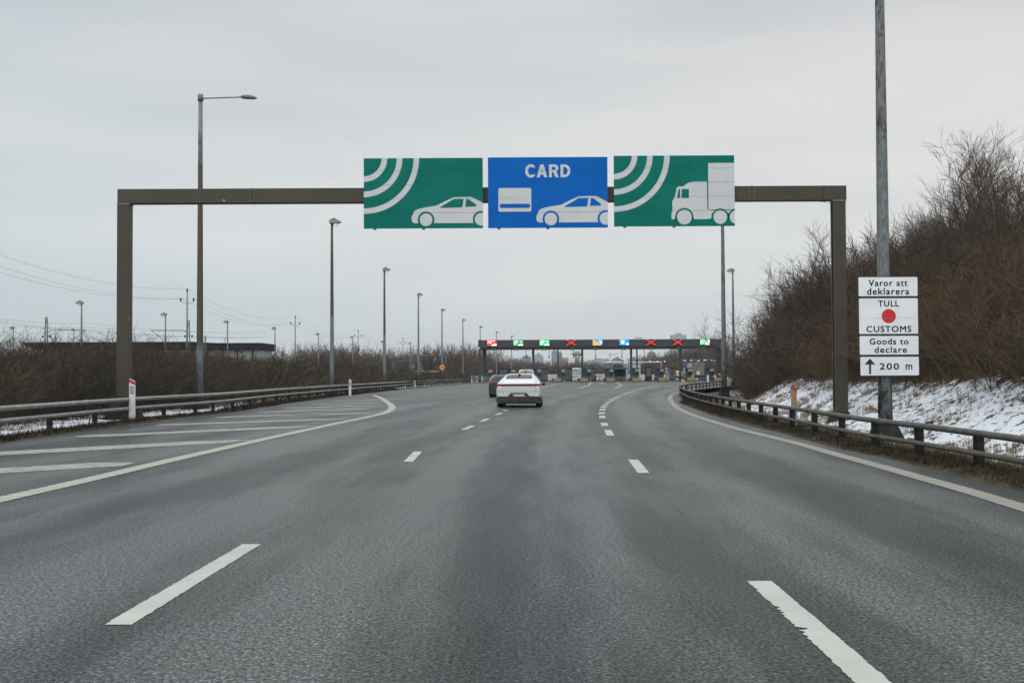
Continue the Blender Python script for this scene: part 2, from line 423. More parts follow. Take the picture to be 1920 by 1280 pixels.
M['lampgrey'] = mat('lamp_housing', (0.12, 0.13, 0.13), 0.5, 0.2, c2=(0.2, 0.21, 0.21), scale=6)
M['lampglass'] = mat('lamp_glass', (0.42, 0.45, 0.46), 0.2)

# ------------------------------------------------------------------ lines of the road
LRAIL = [(-80, 838), (0, 824.5), (100, 811), (184, 799), (248, 790.5), (312, 783.5), (371, 777.5), (404, 774), (440, 769), (472, 763.7), (498, 759.8), (523, 756), (545, 753), (565, 750.7), (583, 748.4), (599, 746.3), (613, 744.4), (627, 742.8), (650, 740.5), (670, 738.0), (722, 732.3), (778, 726.5), (833, 721.6), (887, 717)]
Lw = [G(*p) for p in LRAIL]
Lw = [Vector((Lw[0].x + 0.1, 8, 0))] + Lw
LY = np.array([p.y for p in Lw]); LX = np.array([p.x for p in Lw])
o_ = np.argsort(LY); LY = LY[o_]; LX = LX[o_]
def LR(y): return float(np.interp(y, LY, LX))
RPOST = [(1822, 880), (1712, 857), (1631, 842), (1569.5, 827), (1519, 814), (1478, 804), (1447, 797), (1420.5, 790.5), (1398, 785), (1379.5, 780.5), (1364, 776.3), (1350.5, 772.2), (1339, 768.9), (1328, 765.8), (1319, 762.9), (1310, 760), (1302, 757.2), (1295, 754.4), (1289, 751.6), (1283, 748.6), (1278.5, 745.4), (1275, 742)]
Rw = [G(*p) for p in RPOST]
Rw = [Vector((6.30, 3, 0)), Vector((6.36, 6.5, 0)), Vector((6.42, 10, 0)), Vector((6.5, 13.3, 0))] + Rw
RB_Y = [p.y for p in Rw if p.y < 60] + [68, 80, 100, 140, 200, 260, 400]
RB_X = [p.x for p in Rw if p.y < 60] + [11.2, 14.5, 19.5, 28.5, 42, 62, 120]
def RBf(y): return np.interp(y, RB_Y, RB_X)
def bank(x, y):
    """height of the ground to the right of the road"""
    d = x - RBf(y)
    dd = d - 3.1
    z = np.minimum(0.62 * (np.sqrt(dd * dd + 0.16) + dd) * 0.5, 0.20 + 0.38 * np.clip(d - 2.5, 0, 50))
    z = np.minimum(z, 4.7)
    z = z - 0.30 * np.exp(-((d - 2.1) / 0.85) ** 2)
    return z * np.clip((y - 2) / 10.0, 0.3, 1)

# ground sheet
g = MB(); g.add([(-2600, -250, -0.42), (2600, -250, -0.42), (2600, 3000, -0.42), (-2600, 3000, -0.42)], [(0, 1, 2, 3)])
gnd = g.build('ground', M['ground'], recalc=False); tag(gnd, kind='structure')

# asphalt: one flat sheet, left along the guardrail, right along the edge line
EDGE_R = [(1990, 974), (1920, 952.5), (1809, 918), (1730, 897), (1677, 881), (1612, 864), (1558, 849), (1495, 831), (1437, 817), (1378, 803), (1339, 791), (1299, 778.5), (1270, 765), (1260, 755), (1255.5, 746), (1258.5, 740.5), (1266, 737.2), (1276, 735.0)]
edge_w = [G(*p) for p in EDGE_R]
left = [(LR(y) + 0.42, y) for y in (-20, 8, 15, 20, 30, 40, 50, 60, 75, 90, 110, 130, 160, 190, 215)]
left += [(-9.0, 230), (-11, 260), (-12, 400)]
right = [(6.05, -20), (6.02, 8)] + [(float(p.x) + 0.62, float(p.y) + (0.0 if p.y < 55 else -0.6)) for p in edge_w[1:-1]]
right += [tuple(G(*p)[:2]) for p in ((1283, 735.3), (1292, 733.3), (1308, 731.0), (1327, 728.4), (1352, 725.3))]
right += [(31, 150), (41, 190), (50, 220), (60, 260), (64, 400)]
poly = left + right[::-1]
a = MB(); tri = tessellate_polygon([[Vector((x, y, 0)) for x, y in poly]])
a.add([(x, y, 0) for x, y in poly], [t for t in tri])
# ensure upward normals
road = a.build('road', M['asphalt']); tag(road, kind='structure')
me = road.data
if me.polygons[0].normal.z < 0: me.flip_normals()

def strip(mb, pts, wd, z=0.006, taper=None):
    pts = [Vector((p[0], p[1], z)) for p in pts]; n = len(pts)
    for i in range(n - 1):
        pass
    L = []
    for i, p in enumerate(pts):
        t = (pts[min(i + 1, n - 1)] - pts[max(i - 1, 0)]).normalized(); nn = Vector((-t.y, t.x, 0))
        ww = wd if taper is None else wd * taper[i]
        L.append((p - nn * ww / 2, p + nn * ww / 2))
    vs_ = [q for l in L for q in l]
    mb.add(vs_, [(2 * i, 2 * i + 2, 2 * i + 3, 2 * i + 1) for i in range(n - 1)])
def up(o):
    me = o.data
    if len(me.polygons) and me.polygons[0].normal.z < 0: me.flip_normals()
    return o
# solid right edge line
m1 = MB(); ew = smooth_line([(p.x, p.y, 0) for p in edge_w], 0.6, 2)
strip(m1, ew, 0.27)
tag(up(m1.build('edge_line', M['paint_rib2'], recalc=False)), kind='structure')
# solid line along the gore on the left
GORE = [(-90, 957), (0, 936.7), (167, 899), (333, 859.6), (500, 822), (625, 795), (700, 779.5), (722, 774), (733, 768.5), (736, 763.5), (731, 757), (717, 747.5), (706, 742.5), (700, 740.5)]
m2 = MB(); gw = smooth_line([(G(*p).x, G(*p).y, 0) for p in GORE], 0.6, 3)
strip(m2, gw, 0.30)
tag(up(m2.build('gore_line', M['paint_rib'], recalc=False)), kind='structure')
# hatches
HATCH = [((-60, 886.5), (251, 867.5), 1.05), ((-60, 853.5), (470, 824.5), 1.15), ((143, 819), (592, 798.5), 1.0), ((293, 797), (662, 784.5), 1.0), ((405, 782.5), (560, 777.6), 0.9), ((598, 778.0), (693, 773.5), 0.9), ((480, 772.3), (705, 765.6), 0.9), ((528, 765.0), (716, 759.8), 0.9), ((575, 757.9), (722, 754.8), 0.9), ((618, 751.8), (712, 749.8), 0.9)]
m3 = MB()
for (p0, p1, wd) in HATCH:
    A_ = G(*p0); B_ = G(*p1); A_.z = B_.z = 0
    strip(m3, [A_, A_.lerp(B_, 0.06), A_.lerp(B_, 0.82), B_], wd, taper=[0.3, 0.9, 1.0, 0.12])
tag(up(m3.build('hatch_markings', M['paint_worn'], recalc=False)), kind='structure')
# dashes
m4 = MB(); m5 = MB()
def ragged(mb, p0, p1, wd, notches=(), seed=3):
    rg = random.Random(seed); A_ = G(*p0); B_ = G(*p1); A_.z = B_.z = 0; n = 150; t = (B_ - A_).normalized(); nn = Vector((-t.y, t.x, 0)); L = []
    ja = jb = 0.0
    for i in range(n + 1):
        f = i / n; p = A_.lerp(B_, f); ja = ja * .55 + rg.uniform(-.0045, .0045); jb = jb * .55 + rg.uniform(-.0035, .0035); da = db = 0.0
        for (sd, f0, f1, dp) in notches:
            if f0 <= f <= f1:
                k = dp * (0.22 + 0.62 * float(vnoise(np.array(f * 95.0), np.array(f0 * 9), 77))) * min(1.0, 0.2 + (f - f0) * 110, 0.2 + (f1 - f) * 110)
                if sd < 0: da = max(da, k)
                else: db = max(db, k)
        L.append((p + nn * (wd / 2 + ja - da * wd), p - nn * (wd / 2 + jb - db * wd)))
    vs_ = [(q.x, q.y, 0.003) for l in L for q in l]
    mb.add(vs_, [(2 * i + 1, 2 * i + 3, 2 * i + 2, 2 * i) for i in range(n)])
def dash(mb, p0, p1, wd):
    A_ = G(*p0); B_ = G(*p1); strip(mb, [A_, A_.lerp(B_, 0.5), B_], wd)
ragged(m4, (221, 1171), (472, 1020), 0.155)
dash(m4, (765, 866), (784, 846.5), 0.155)
dash(m4, (869, 805.5), (887, 798), 0.16)
dash(m4, (902, 790.2), (915, 784.8), 0.16)
dash(m4, (930, 778.0), (941, 774.0), 0.16)
dash(m4, (945, 770), (950, 768.2), 0.16)
dash(m4, (953, 763.0), (961, 758.8), 0.16)
for q in ((1418, 1089), (1188, 887), (1137, 816), (1132, 798.0), (1128.2, 784.2)): pass
NT = [(-1, .885, .897, .34), (-1, .862, .868, .1), (-1, .672, .690, .42), (-1, .640, .655, .30), (-1, .615, .636, .36), (-1, .590, .603, .2), (-1, .505, .512, .42), (-1, .455, .482, .44), (-1, .425, .447, .36), (-1, .395, .408, .16), (1, .498, .505, .16), (1, .475, .483, .1), (1, .80, .806, .06)]
ragged(m4, (1660, 1300), (1424, 1089), 0.165, NT, 5)
dash(m4, (1207, 887), (1187, 862), 0.165)
dash(m4, (1144.5, 816.5), (1139.5, 806), 0.18)
dash(m4, (1134.5, 798.5), (1132, 792.5), 0.19)
dash(m4, (1129.5, 784.0), (1129, 779.3), 0.20)
for (x, y) in ((1128.4, 774.5), (1129.7, 768), (1132, 762.6), (1136, 758.2), (1141, 753.9), (1147, 750), (1153, 746.7), (1159.5, 743.6), (1170, 738.9), (1176.4, 736.5), (1183, 734.2), (1189.6, 732.2), (1198, 729.6), (1205, 727.7), (1212, 726.2), (1221, 724.6), (1231.7, 722.9)):
    p = G(x, y); dydx = 2 * CURV * p.y * 1.3
    t = Vector((min(0.9, dydx), 1, 0)).normalized() * (0.75 + p.y * 0.006)
    strip(m4, [p - t, p + t], 0.15 + p.y * 0.0019)
tag(up(m4.build('lane_dashes', M['paint'], recalc=False)), kind='structure')
for pl in (((1013, 726.3), (1034, 721.8), (1046, 719.2), (1061, 717)), ((1086, 727.6), (1104, 722.2), (1108, 717)), ((1153, 727.6), (1165.5, 722.6), (1157, 717)),
           ((1128, 717), (1131, 719.5), (1148, 719.5)), ((1068, 719), (1090, 719)), ((1120, 722.3), (1235, 722.3)), ((884, 724), (905, 722)), ((1170, 718.5), (1230, 719.5))):
    strip(m5, [G(*p) for p in pl], 0.35)
tag(up(m5.build('plaza_markings', M['paint_worn'], recalc=False)), kind='structure')
# dark tyre / repair seams
M['tar'] = mat('tar_seam', (0.035, 0.036, 0.037), 0.5, c2=(0.09, 0.09, 0.09), scale=2.0, lo=0.4, hi=0.65)
m6 = MB()
for pl, wd in ((((1117, 733.5), (1124, 738), (1136, 746)), 0.22), (((1194, 748), (1203, 753)), 0.22)):
    strip(m6, [G(*p) for p in pl], wd, z=0.005, taper=[0.3] + [1] * (len(pl) - 2) + [0.2])
tag(up(m6.build('tar_seams', M['tar'], recalc=False)), kind='structure')

# verge meshes -------------------------------------------------------------
def grid_mesh(name, ys, ds, posf, covf, mt):
    Y, D = np.meshgrid(ys, ds, indexing='ij')
    X, Z = posf(Y, D); V = np.stack([X, Y, Z], -1).reshape(-1, 3)
    ny, nd_ = len(ys), len(ds); I = np.arange(ny * nd_).reshape(ny, nd_)
    Fq = np.stack([I[:-1, :-1], I[:-1, 1:], I[1:, 1:], I[1:, :-1]], -1).reshape(-1, 4)
    me = raw_mesh(name, V, Fq, [mt], True)
    at = me.attributes.new('cov', 'FLOAT', 'POINT'); at.data.foreach_set('value', covf(Y, D).ravel().astype(np.float32))
    if me.polygons[0].normal.z < 0: me.flip_normals()
    return link_mesh(name, me)
ys = np.concatenate([np.arange(0, 60, 0.22), np.arange(60, 100, 0.6), np.arange(100, 260, 3)])
ds = np.concatenate([np.arange(-0.62, 6.5, 0.13), np.arange(6.5, 20, 0.8), np.arange(20, 90, 8)])
def vr_pos(Y, D):
    near = np.clip((66 - Y) / 8, 0, 1)
    X = RBf(Y) + D + 0.08 * (vnoise(Y * 1.3, D * 0 + 3) - 0.5) * (D < 0.2)
    Z = bank(X, Y)
    n = (vnoise(X * 3.1, Y * 2.1, 1) - 0.5) * 0.09 + (vnoise(X * 8, Y * 6, 2) - 0.5) * 0.06 + (vnoise(X * .8, Y * .6, 5) - 0.5) * 0.16
    amp = np.clip((D + 0.62) / 0.35, 0, 1)
    Z = Z + n * amp * np.clip(D * 0.6 + 0.5, 0.5, 1) + 0.035 * amp + np.where(D < -0.55, -0.035, 0)
    return X, Z
def vr_cov(Y, D):
    c = np.interp(D, [-0.6, 0.35, 0.9, 1.5, 2.3, 4.6, 5.4, 7, 30], [-0.4, -0.26, -0.09, 0.015, 0.066, 0.070, -0.05, -0.14, -0.2])
    c = c - 0.06 * np.clip((26 - Y) / 10, 0, 1) * (D < 2)
    far = np.clip((Y - 66) / 10, 0, 1)
    c = c * (1 - far) + far * np.interp(D, [-0.6, 0.0, 3, 6], [-0.08, 0.0, -0.02, -0.2])
    return c
vr = grid_mesh('snowy_bank', ys, ds, vr_pos, vr_cov, M['verge']); tag(vr, kind='structure')
LRA = lambda Y: np.interp(Y, LY, LX)
ys2 = np.concatenate([np.arange(4, 60, 0.25), np.arange(60, 215, 1.0)]); ds2 = np.concatenate([np.arange(-0.46, 4, 0.15), np.arange(4, 14, 1.0)])
def vl_pos(Y, D):
    X = LRA(Y) - D
    amp = np.clip((D + 0.46) / 0.3, 0, 1)
    Z = ((vnoise(X * 3, Y * 2, 7) - 0.5) * 0.08 + (vnoise(X * 9, Y * 7, 8) - 0.5) * 0.05) * amp + 0.05 * amp - 0.03 * (D < -0.4) + 0.02
    return X, Z
vl = grid_mesh('left_verge', ys2, ds2, vl_pos, lambda Y, D: np.interp(D, [-0.46, -0.1, 0.08, 0.9, 1.8, 3, 6], [-0.4, -0.2, 0.10, 0.14, 0.08, -0.03, -0.1]), M['verge']); tag(vl, kind='structure')
# low hill beyond the toll station on the right, and gentle rise of far land
def hill_pos(Y, D):
    X = D
    Z = 9.0 * np.exp(-((X - 112) / 42) ** 2 - ((Y - 560) / 140) ** 2) - 0.3
    return X, Z
hl = grid_mesh('hill', np.linspace(330, 900, 30), np.linspace(10, 260, 26), hill_pos, lambda Y, D: Y * 0 - 0.2, M['verge']); tag(hl, kind='structure')

# ------------------------------------------------------------------ guard rails
def guardrail(pts, posts, h, h2, mrail, mpost, label, group=None, rad=0.057, rad2=0.050, side=1, pw=0.11, sphere_joints=True):
    root = empty('guardrail', (pts[0].x, pts[0].y, 0), label, 'guardrail', group)
    org = root.location
    for hh, rr in ((h, rad), (h2, rad2)):
        mb = MB(org); mb.tube([Vector((p.x, p.y, hh - rr)) for p in pts], rr, 8)
        for (q, t) in at_len(pts, 6.0)[1:-1]:
            c = Vector((q.x, q.y, hh - rr)); mb.tube([c - t * 0.09, c + t * 0.09], rr + 0.009, 8)
        mb.build('rail', mrail, root)
    p0 = None
    for (q, t) in posts:
        if p0 is None:
            mb = MB(); n = Vector((-t.y, t.x, 0))
            pw2 = pw / 2
            mb.box(-pw2, pw2, -0.05, 0.05, -0.25, h - 0.03); mb.box(-pw2 - 0.006, pw2 + 0.006, -0.065, -0.045, -0.25, h - 0.05)
            p0 = mb.build('post', mpost, root); o = p0
        else:
            o = p0.copy(); col.objects.link(o); o.parent = root
        nrm = Vector((-t.y, t.x, 0)) * side
        o.location = Vector((q.x, q.y, 0)) + nrm * (rad * 0.9 + 0.05) - org
        o.rotation_euler = (0, 0, math.atan2(t.y, t.x))
    return root
lp = smooth_line([Vector((LR(y), y, 0)) for y in (-4, 4, 8, 12, 16, 20, 24)] + [p for p in Lw if p.y > 26 and p.y < 236], 1.0, 3)
near = [q for q in at_len(lp, 3.7) if q[0].y < 78]
far_ = [q for q in at_len(lp, 2.05) if q[0].y >= 79]
# posts stand where the photo shows them near by
near = []
for (px, py) in [(p[0], p[1]) for p in LRAIL[2:19]]:
    q = G(px, py); near.append((Vector((LR(q.y), q.y, 0)), Vector((0, 1, 0))))
for y in (12.5, 16.5, 20.5, 24.6): near.append((Vector((LR(y), y, 0)), Vector((0, 1, 0))))
guardrail(lp, near + far_, 0.76, 0.475, M['rail_l'], M['post'], 'long grey two-pipe guardrail along the left edge of the motorway', side=1)
rp = smooth_line([p for p in Rw] + [G(1273, 739.6), G(1276, 737.0), G(1283, 735.0), G(1292, 733.2)], 0.8, 2)
posts = [(p, Vector((0, 1, 0))) for p in Rw[:4]] + [(Vector(q), (Vector(Rw[i + 5 if i + 5 < len(Rw) else i + 4]) - Vector(Rw[i + 3])).normalized()) for i, q in enumerate(Rw[4:])]
posts += [(G(1273, 739.6), Vector((0.2, 1, 0)).normalized()), (G(1276, 737.0), Vector((0.5, 1, 0)).normalized()), (G(1283, 735.0), Vector((0.8, 1, 0)).normalized())]
guardrail(rp, posts, 0.585, 0.29, M['rail_r'], M['post'], 'brownish two-pipe guardrail curving along the right edge below the snowy bank', side=-1, rad=0.05, rad2=0.042, pw=0.13)
bp = smooth_line([G(*p) for p in ((1292, 733.2), (1300, 732), (1308, 731), (1321, 729), (1334, 727.3), (1352, 725.2), (1364, 724))], 1.2, 1)
guardrail(bp, at_len(bp, 3.3), 0.62, 0.34, M['rail_d'], M['rail_d'], 'guardrail seen from behind, its shade painted in dark, leading right towards the toll station', side=1, rad=0.07, pw=0.2)

# ------------------------------------------------------------------ marker posts
def marker(name, loc, h, label, cat, group, cols=('red', 'grey'), wd=0.12, dirty=False):
    root = empty(name, loc, label, cat, group)
    mb = MB(); a_ = wd / 2
    mb.plate([(-a_, -0.1), (a_, -0.1), (a_, h - 0.09), (-a_, h)], -0.045, 0.09); mb.build('body', M['rail_l'] if dirty else M['white'], root)
    if cols[0]:
        mb = MB(); mb.plate([(-a_ - .003, h - 0.10), (a_ + .003, h - 0.19), (a_ + .003, h - 0.095), (-a_ - .003, h - 0.005)], -0.05, 0.1); mb.build('top_band', M[cols[0]], root)
    mb = MB(); mb.plate([(-a_ * .72, h - 0.47), (a_ * .72, h - 0.47), (a_ * .72, h - 0.235), (-a_ * .72, h - 0.20)], -0.051, 0.02); mb.build('reflector', M[cols[1]], root)
    return root
def foot_y(q, y0=None): return q
q = G(251, 791); r_ = marker('marker_post', (q.x + 0.03, q.y - 0.25, 0), 1.33, 'white marker post with red top band standing at the left guardrail', 'marker post', 'roadside marker posts', wd=0.17)
q = G(656.5, 741.5); marker('marker_post', (q.x, q.y, 0), 1.15, 'plain white marker post rising above the left guardrail between two tall lamp posts', 'marker post', 'roadside marker posts', (None, 'grey'), 0.16)
q = G(777.5, 727.0); marker('marker_post', (q.x, q.y, 0), 0.85, 'small pale marker post at the left guardrail below the third short-headed lamp', 'marker post', 'roadside marker posts', (None, 'grey'), 0.2)
q = G(884.5, 717.6); marker('marker_post', (q.x, q.y, 0), 1.3, 'far white marker post near the left end of the toll station', 'marker post', 'roadside marker posts', (None, 'grey'), 0.2)
q = G(1479.5, 804); marker('marker_post', (q.x + 0.25, q.y + 0.5, 0), 1.09, 'marker post with red top and orange reflector in front of the snow bank', 'marker post', 'roadside marker posts', ('red', 'orange'), 0.13, dirty=True)
q = G(1281, 735.2); marker('marker_post', (q.x, q.y, 0), 1.05, 'pale marker post with orange reflector at the tip of the curving right guardrail', 'marker post', 'roadside marker posts', ('orange', 'orange'), 0.22)
q = G(1327.5, 716.5); marker('marker_post', (q.x, q.y, 0), 1.3, 'small red and white marker post on the forecourt before the rightmost toll lane', 'marker post', 'roadside marker posts', ('red', 'white'), 0.3)

# ------------------------------------------------------------------ lamp posts
def lamp_foot(root, w0=0.75):
    mb = MB(); mb.frus(0, 0, -0.2, 0.55, w0, w0, 0.42, 0.42); mb.build('foundation', M['found'], root)
def pole_mesh(root, h, r0, r1, m):
    mb = MB(); n = 14
    mb.tube([(0, 0, 0.15 if r0 > 0.1 else 0)] + [(0, 0, h * k / 6) for k in range(1, 7)], [r0] + [r0 + (r1 - r0) * k / 6 for k in range(1, 7)], 12)
    mb.tube([(0, 0, h), (0, 0, h + 0.03)], [r1 + 0.012, r1 * 0.8], 12)
    return mb.build('pole', m, root)
def short_head(root, h, s=1.0, sg=1):
    mb = MB()
    pr = [(-0.16, -0.06), (-0.18, 0.16), (0.16, 0.33), (0.30, 0.26), (0.66, 0.04), (0.60, -0.01), (0.18, -0.04)]
    y0 = 0.22 * s
    pts = [(sg * x * s, h + z * s) for x, z in pr]
    k = 0.55
    mb.prism(pts, lambda p: (p[0], -y0 * (1.0 if p[1] < h + 0.1 * s else 0.7), p[1]), lambda p: (p[0], y0 * (1.0 if p[1] < h + 0.1 * s else 0.7), p[1]))
    hd = mb.build('luminaire', M['lampgrey'], root)
    mb = MB(); mb.prism([(sg * x * s, h + z * s) for x, z in ((0.20, -0.035), (0.58, -0.006), (0.56, -0.03), (0.22, -0.07))], lambda p: (p[0], -y0 * .8, p[1]), lambda p: (p[0], y0 * .8, p[1]))
    o = mb.build('glass', M['lampglass'], hd)
    mb = MB(); mb.tube([(sg * 0.1 * s, 0, h - 0.02 * s), (sg * 0.12 * s, 0, h - 0.24 * s), (sg * 0.32 * s, 0, h - 0.26 * s), (sg * 0.47 * s, 0, h - 0.03 * s)], 0.017 * s, 6)
    mb.build('bracket', M['lampgrey'], root)
GL = 'tall lamp posts along the left of the motorway'
# first one: long arm
q = G(374.5, 769.5)
la = empty('street_lamp', (q.x, q.y, 0), 'tall lamp post with a long thin arm reaching right, behind the left guardrail', 'street lamp', GL)
lamp_foot(la); LH = P(378, 178.5, q.y).z; lamp_foot(la) if False else None; pole_mesh(la, LH, 0.150, 0.085, M['pole_a'])
mb = MB(); mb.tube([(0.05, 0, LH - 0.14), (1.75, 0, LH - 0.09)], 0.026, 8); mb.build('arm', M['lampgrey'], la)
mb = MB(); mb.tube([(0.0, 0, LH - 0.25), (0.0, 0, LH + 0.02)], 0.115, 12); mb.build('cap', M['lampgrey'], la)
mb = MB(); mb.tube([(1.66, 0, LH - 0.08), (1.74, 0, LH - 0.08), (1.95, 0, LH - 0.09), (2.15, 0, LH - 0.12), (2.27, 0, LH - 0.135), (2.31, 0, LH - 0.14)], [0.05, 0.085, 0.095, 0.075, 0.045, 0.01], 10)
mb.build('luminaire', M['lampgrey'], la)
lamp_spec = [(622.5, 82, 'pole', 'second tall lamp post from the left, brown above and blue-grey below'),
             (721, 119.5, 'pole', 'third tall lamp post from the left, below the green car sign'),
             (784.8, 157, 'pole_c', 'fourth tall lamp post from the left, grey pole'),
             (829, 194.5, 'pole_c', 'lamp post behind the round orange speed sign'),
             (868.3, 231, 'pole_c', 'lamp post nearest to the left end of the toll station'),
             (900.7, 264, 'pole_c', 'lamp post rising just behind the left corner of the toll canopy'),
             (931, 298, 'pole_c', 'lamp post rising behind the red display of the toll canopy'),
             (959.5, 331, 'pole_c', 'shortest-looking lamp post above the canopy, left of the first green display')]
proto_l = None
for i, (px, Z_, mt, lb) in enumerate(lamp_spec):
    loc = (P(px, 715, Z_).x, Z_, 0)
    if i == 0 or mt != 'pole' and i == 2:
        o = empty('street_lamp', loc, lb, 'street lamp', GL); lamp_foot(o); pole_mesh(o, 12.1, 0.16, 0.085, M[mt]); short_head(o, 12.1)
        if i == 0: first = o
        proto_l = o
    else:
        copy_tree(proto_l, label=lb, loc=loc)
GR2 = 'lamp posts on the right side'
q = G(1660.5, 812)
lr = empty('street_lamp', (q.x, q.y, 0), 'big peeling lamp post carrying the white customs sign, cut by the top of the photo', 'street lamp', GR2)
mb = MB(); mb.frus(0, 0, -0.45, 0.25, 0.92, 0.92, 0.40, 0.40); mb.build('foundation', M['found'], lr)
pole_mesh(lr, 12.1, 0.168, 0.095, M['pole_d']); short_head(lr, 12.1, 1.0, -1)
q = G(1358, 743.5)
lr2 = empty('street_lamp', (q.x, q.y, 0), 'grey lamp post whose top hides behind the green truck sign', 'street lamp', GR2)
lamp_foot(lr2); pole_mesh(lr2, 12.1, 0.165, 0.085, M['pole_d']); short_head(lr2, 12.1, 1.0, -1)
lr3 = copy_tree(lr2, label='lamp post in front of the dark trees right of the toll station', loc=(P(1376, 720, 122.6).x, 122.6, 0))
# smaller lamps of the road beyond the shrubs
GF = 'small lamp posts beyond the shrubs on the left'
fl = None
for px, py, Z_, lb in ((152.5, 567, 124, 'small grey lamp post beyond the shrubs, left of the gantry leg'), (310, 589, 148, 'small lamp post beyond the shrubs, just right of the gantry leg'), (426.5, 603, 169, 'small lamp post in front of the dark flat building, right of the long-armed lamp'), (515.5, 615, 192, 'small lamp post just right of the dark flat building'), (597, 626, 220, 'small far lamp post left of the second tall lamp'), (661.5, 632, 240, 'small far lamp post between the second and third tall lamps'), (718.5, 640, 265, 'small far lamp post half hidden by the third tall lamp'), (769.5, 643.5, 280, 'small far lamp post left of the fourth tall lamp'), (24.5, 614, 190, 'small lamp post beyond the shrubs at the left edge'), (138.0, 618, 215, 'tiny lamp post between the green mast and the lamp beside it')):
    loc = (P(px, 690, Z_).x, Z_, 0); hh = P(px, py, Z_).z
    if fl is None:
        o = empty('street_lamp', loc, lb, 'street lamp', GF); pole_mesh(o, 9.0, 0.13, 0.08, M['pole_c']); short_head(o, 9.0, 1.0, -1); fl = o
        o.scale = (1, 1, hh / 9.1)
    else:
        c = copy_tree(fl, label=lb, loc=loc); c.scale = (1, 1, hh / 9.1)

# ------------------------------------------------------------------ gantry with the three big signs
GY = 36.2
gl = P(233.5, 600, GY).x; gr = P(1573.5, 600, GY).x
groot = empty('sign_gantry', (gl, GY, 0), 'brown steel gantry of two square legs and a beam spanning the motorway', 'gantry')
og = groot.location
bt = P(960, 351.0, GY).z; bb = P(960, 377.5, GY).z
lx0, lx1 = P(218.5, 600, GY).x, P(240.5, 600, GY).x
rx0, rx1 = P(1566, 600, GY).x, P(1588.5, 600, GY).x
mb = MB(og); mb.box(P(220, 360, GY).x, P(1587, 360, GY).x, GY, GY + 0.4, bb, bt); beam = mb.build('beam', M['gantry'], groot)
for px in (473, 1410, 1545):
    mb = MB(og); mb.box(P(px, 360, GY).x - 0.02, P(px, 360, GY).x + 0.015, GY - 0.012, GY + 0.41, bb - 0.01, bt + 0.01); mb.build('joint_plate', M['gantry'], beam)
for (x0, x1) in ((lx0, lx1), (rx0, rx1)):
    mb = MB(og); mb.box(x0, x1, GY + 0.004, GY + 0.396, 0.0, bb - 0.015); lg = mb.build('leg', M['gantry'], groot)
    mb = MB(og); mb.box(x0 - 0.02, x1 + 0.02, GY - 0.016, GY + 0.41, bb - 0.035, bb - 0.01); mb.build('flange', M['rail_l'], lg)
for cx, dz in (((lx0 + lx1) / 2, 0.0), ((rx0 + rx1) / 2, -0.52)):
    mb = MB(og); mb.frus(cx, GY + 0.2, -0.3 + dz, 0.14 + dz, 1.3, 1.2, 1.25, 1.15); mb.frus(cx, GY + 0.2, 0.14 + dz, 0.80 + dz * 1.15, 0.95, 0.9, 0.42, 0.46); mb.build('foundation', M['found'], groot)

for x0_ in (P(473, 360, GY).x, P(1410, 360, GY).x):
    for sx_ in (-0.07, 0.07):
        for k_ in range(4):
            z_b = bb + 0.06 + k_ * (bt - bb - 0.12) / 3; mb = MB(og); mb.tube([(x0_ + sx_, GY - 0.012, z_b), (x0_ + sx_, GY + 0.002, z_b)], 0.014, 6); mb.build('bolt', M['rail_l'], beam)
mb = MB(og); mb.tube([(rx0 - 0.012, GY + 0.2, 0.3), (rx0 - 0.012, GY + 0.2, bb - 0.1), (rx0 - 0.3, GY + 0.2, bb - 0.02)], 0.012, 6); mb.build('cable', M['steel'] if 'steel' in M else M['post'], groot)
def text_mesh(s, x0, x1, z0, z1, y, t, bold=0.0, spacing=1.0, org=(0, 0, 0)):
    cu = bpy.data.curves.new('lettering', 'FONT'); cu.body = s; cu.size = 1; cu.offset = bold; cu.space_character = spacing
    cu.extrude = 0.0; cu.resolution_u = 3
    o = bpy.data.objects.new('lettering', cu); col.objects.link(o)
    dg = bpy.context.evaluated_depsgraph_get(); me = bpy.data.meshes.new_from_object(o.evaluated_get(dg))
    bpy.data.objects.remove(o); bpy.data.curves.remove(cu)
    n = len(me.vertices); A_ = np.empty(n * 3, np.float32); me.vertices.foreach_get('co', A_); A_ = A_.reshape(-1, 3)
    mn, mx = A_.min(0), A_.max(0)
    B_ = np.zeros_like(A_)
    B_[:, 0] = x0 + (A_[:, 0] - mn[0]) / (mx[0] - mn[0]) * (x1 - x0) - org[0]
    B_[:, 2] = z0 + (A_[:, 1] - mn[1]) / (mx[1] - mn[1]) * (z1 - z0) - org[2]
    B_[:, 1] = y - org[1]
    me.vertices.foreach_set('co', B_.ravel()); me.update()
    return me
def lettering(parent, items, y, m, org, name='lettering', bold=0.0):
    """items: (text, x0, x1, z0, z1[, spacing]); one mesh of all words"""
    mb = MB(org)
    for it in items:
        me = text_mesh(it[0], it[1], it[2], it[3], it[4], y, 0, bold, it[5] if len(it) > 5 else 1.0)
        b = len(mb.v)
        for v in me.vertices: mb.v.append(v.co.copy())
        for p in me.polygons: mb.f.append([b + i for i in p.vertices]); mb.mi.append(0); mb.sm.append(False)
        bpy.data.meshes.remove(me)
    return mb.build(name, m, parent, recalc=False)
def circ(cx, cz, r, n=40, x1=None):
    pts = [(cx + r * math.cos(2 * math.pi * i / n), cz + r * math.sin(2 * math.pi * i / n)) for i in range(n)]
    return clipx(pts, x1) if x1 is not None else pts
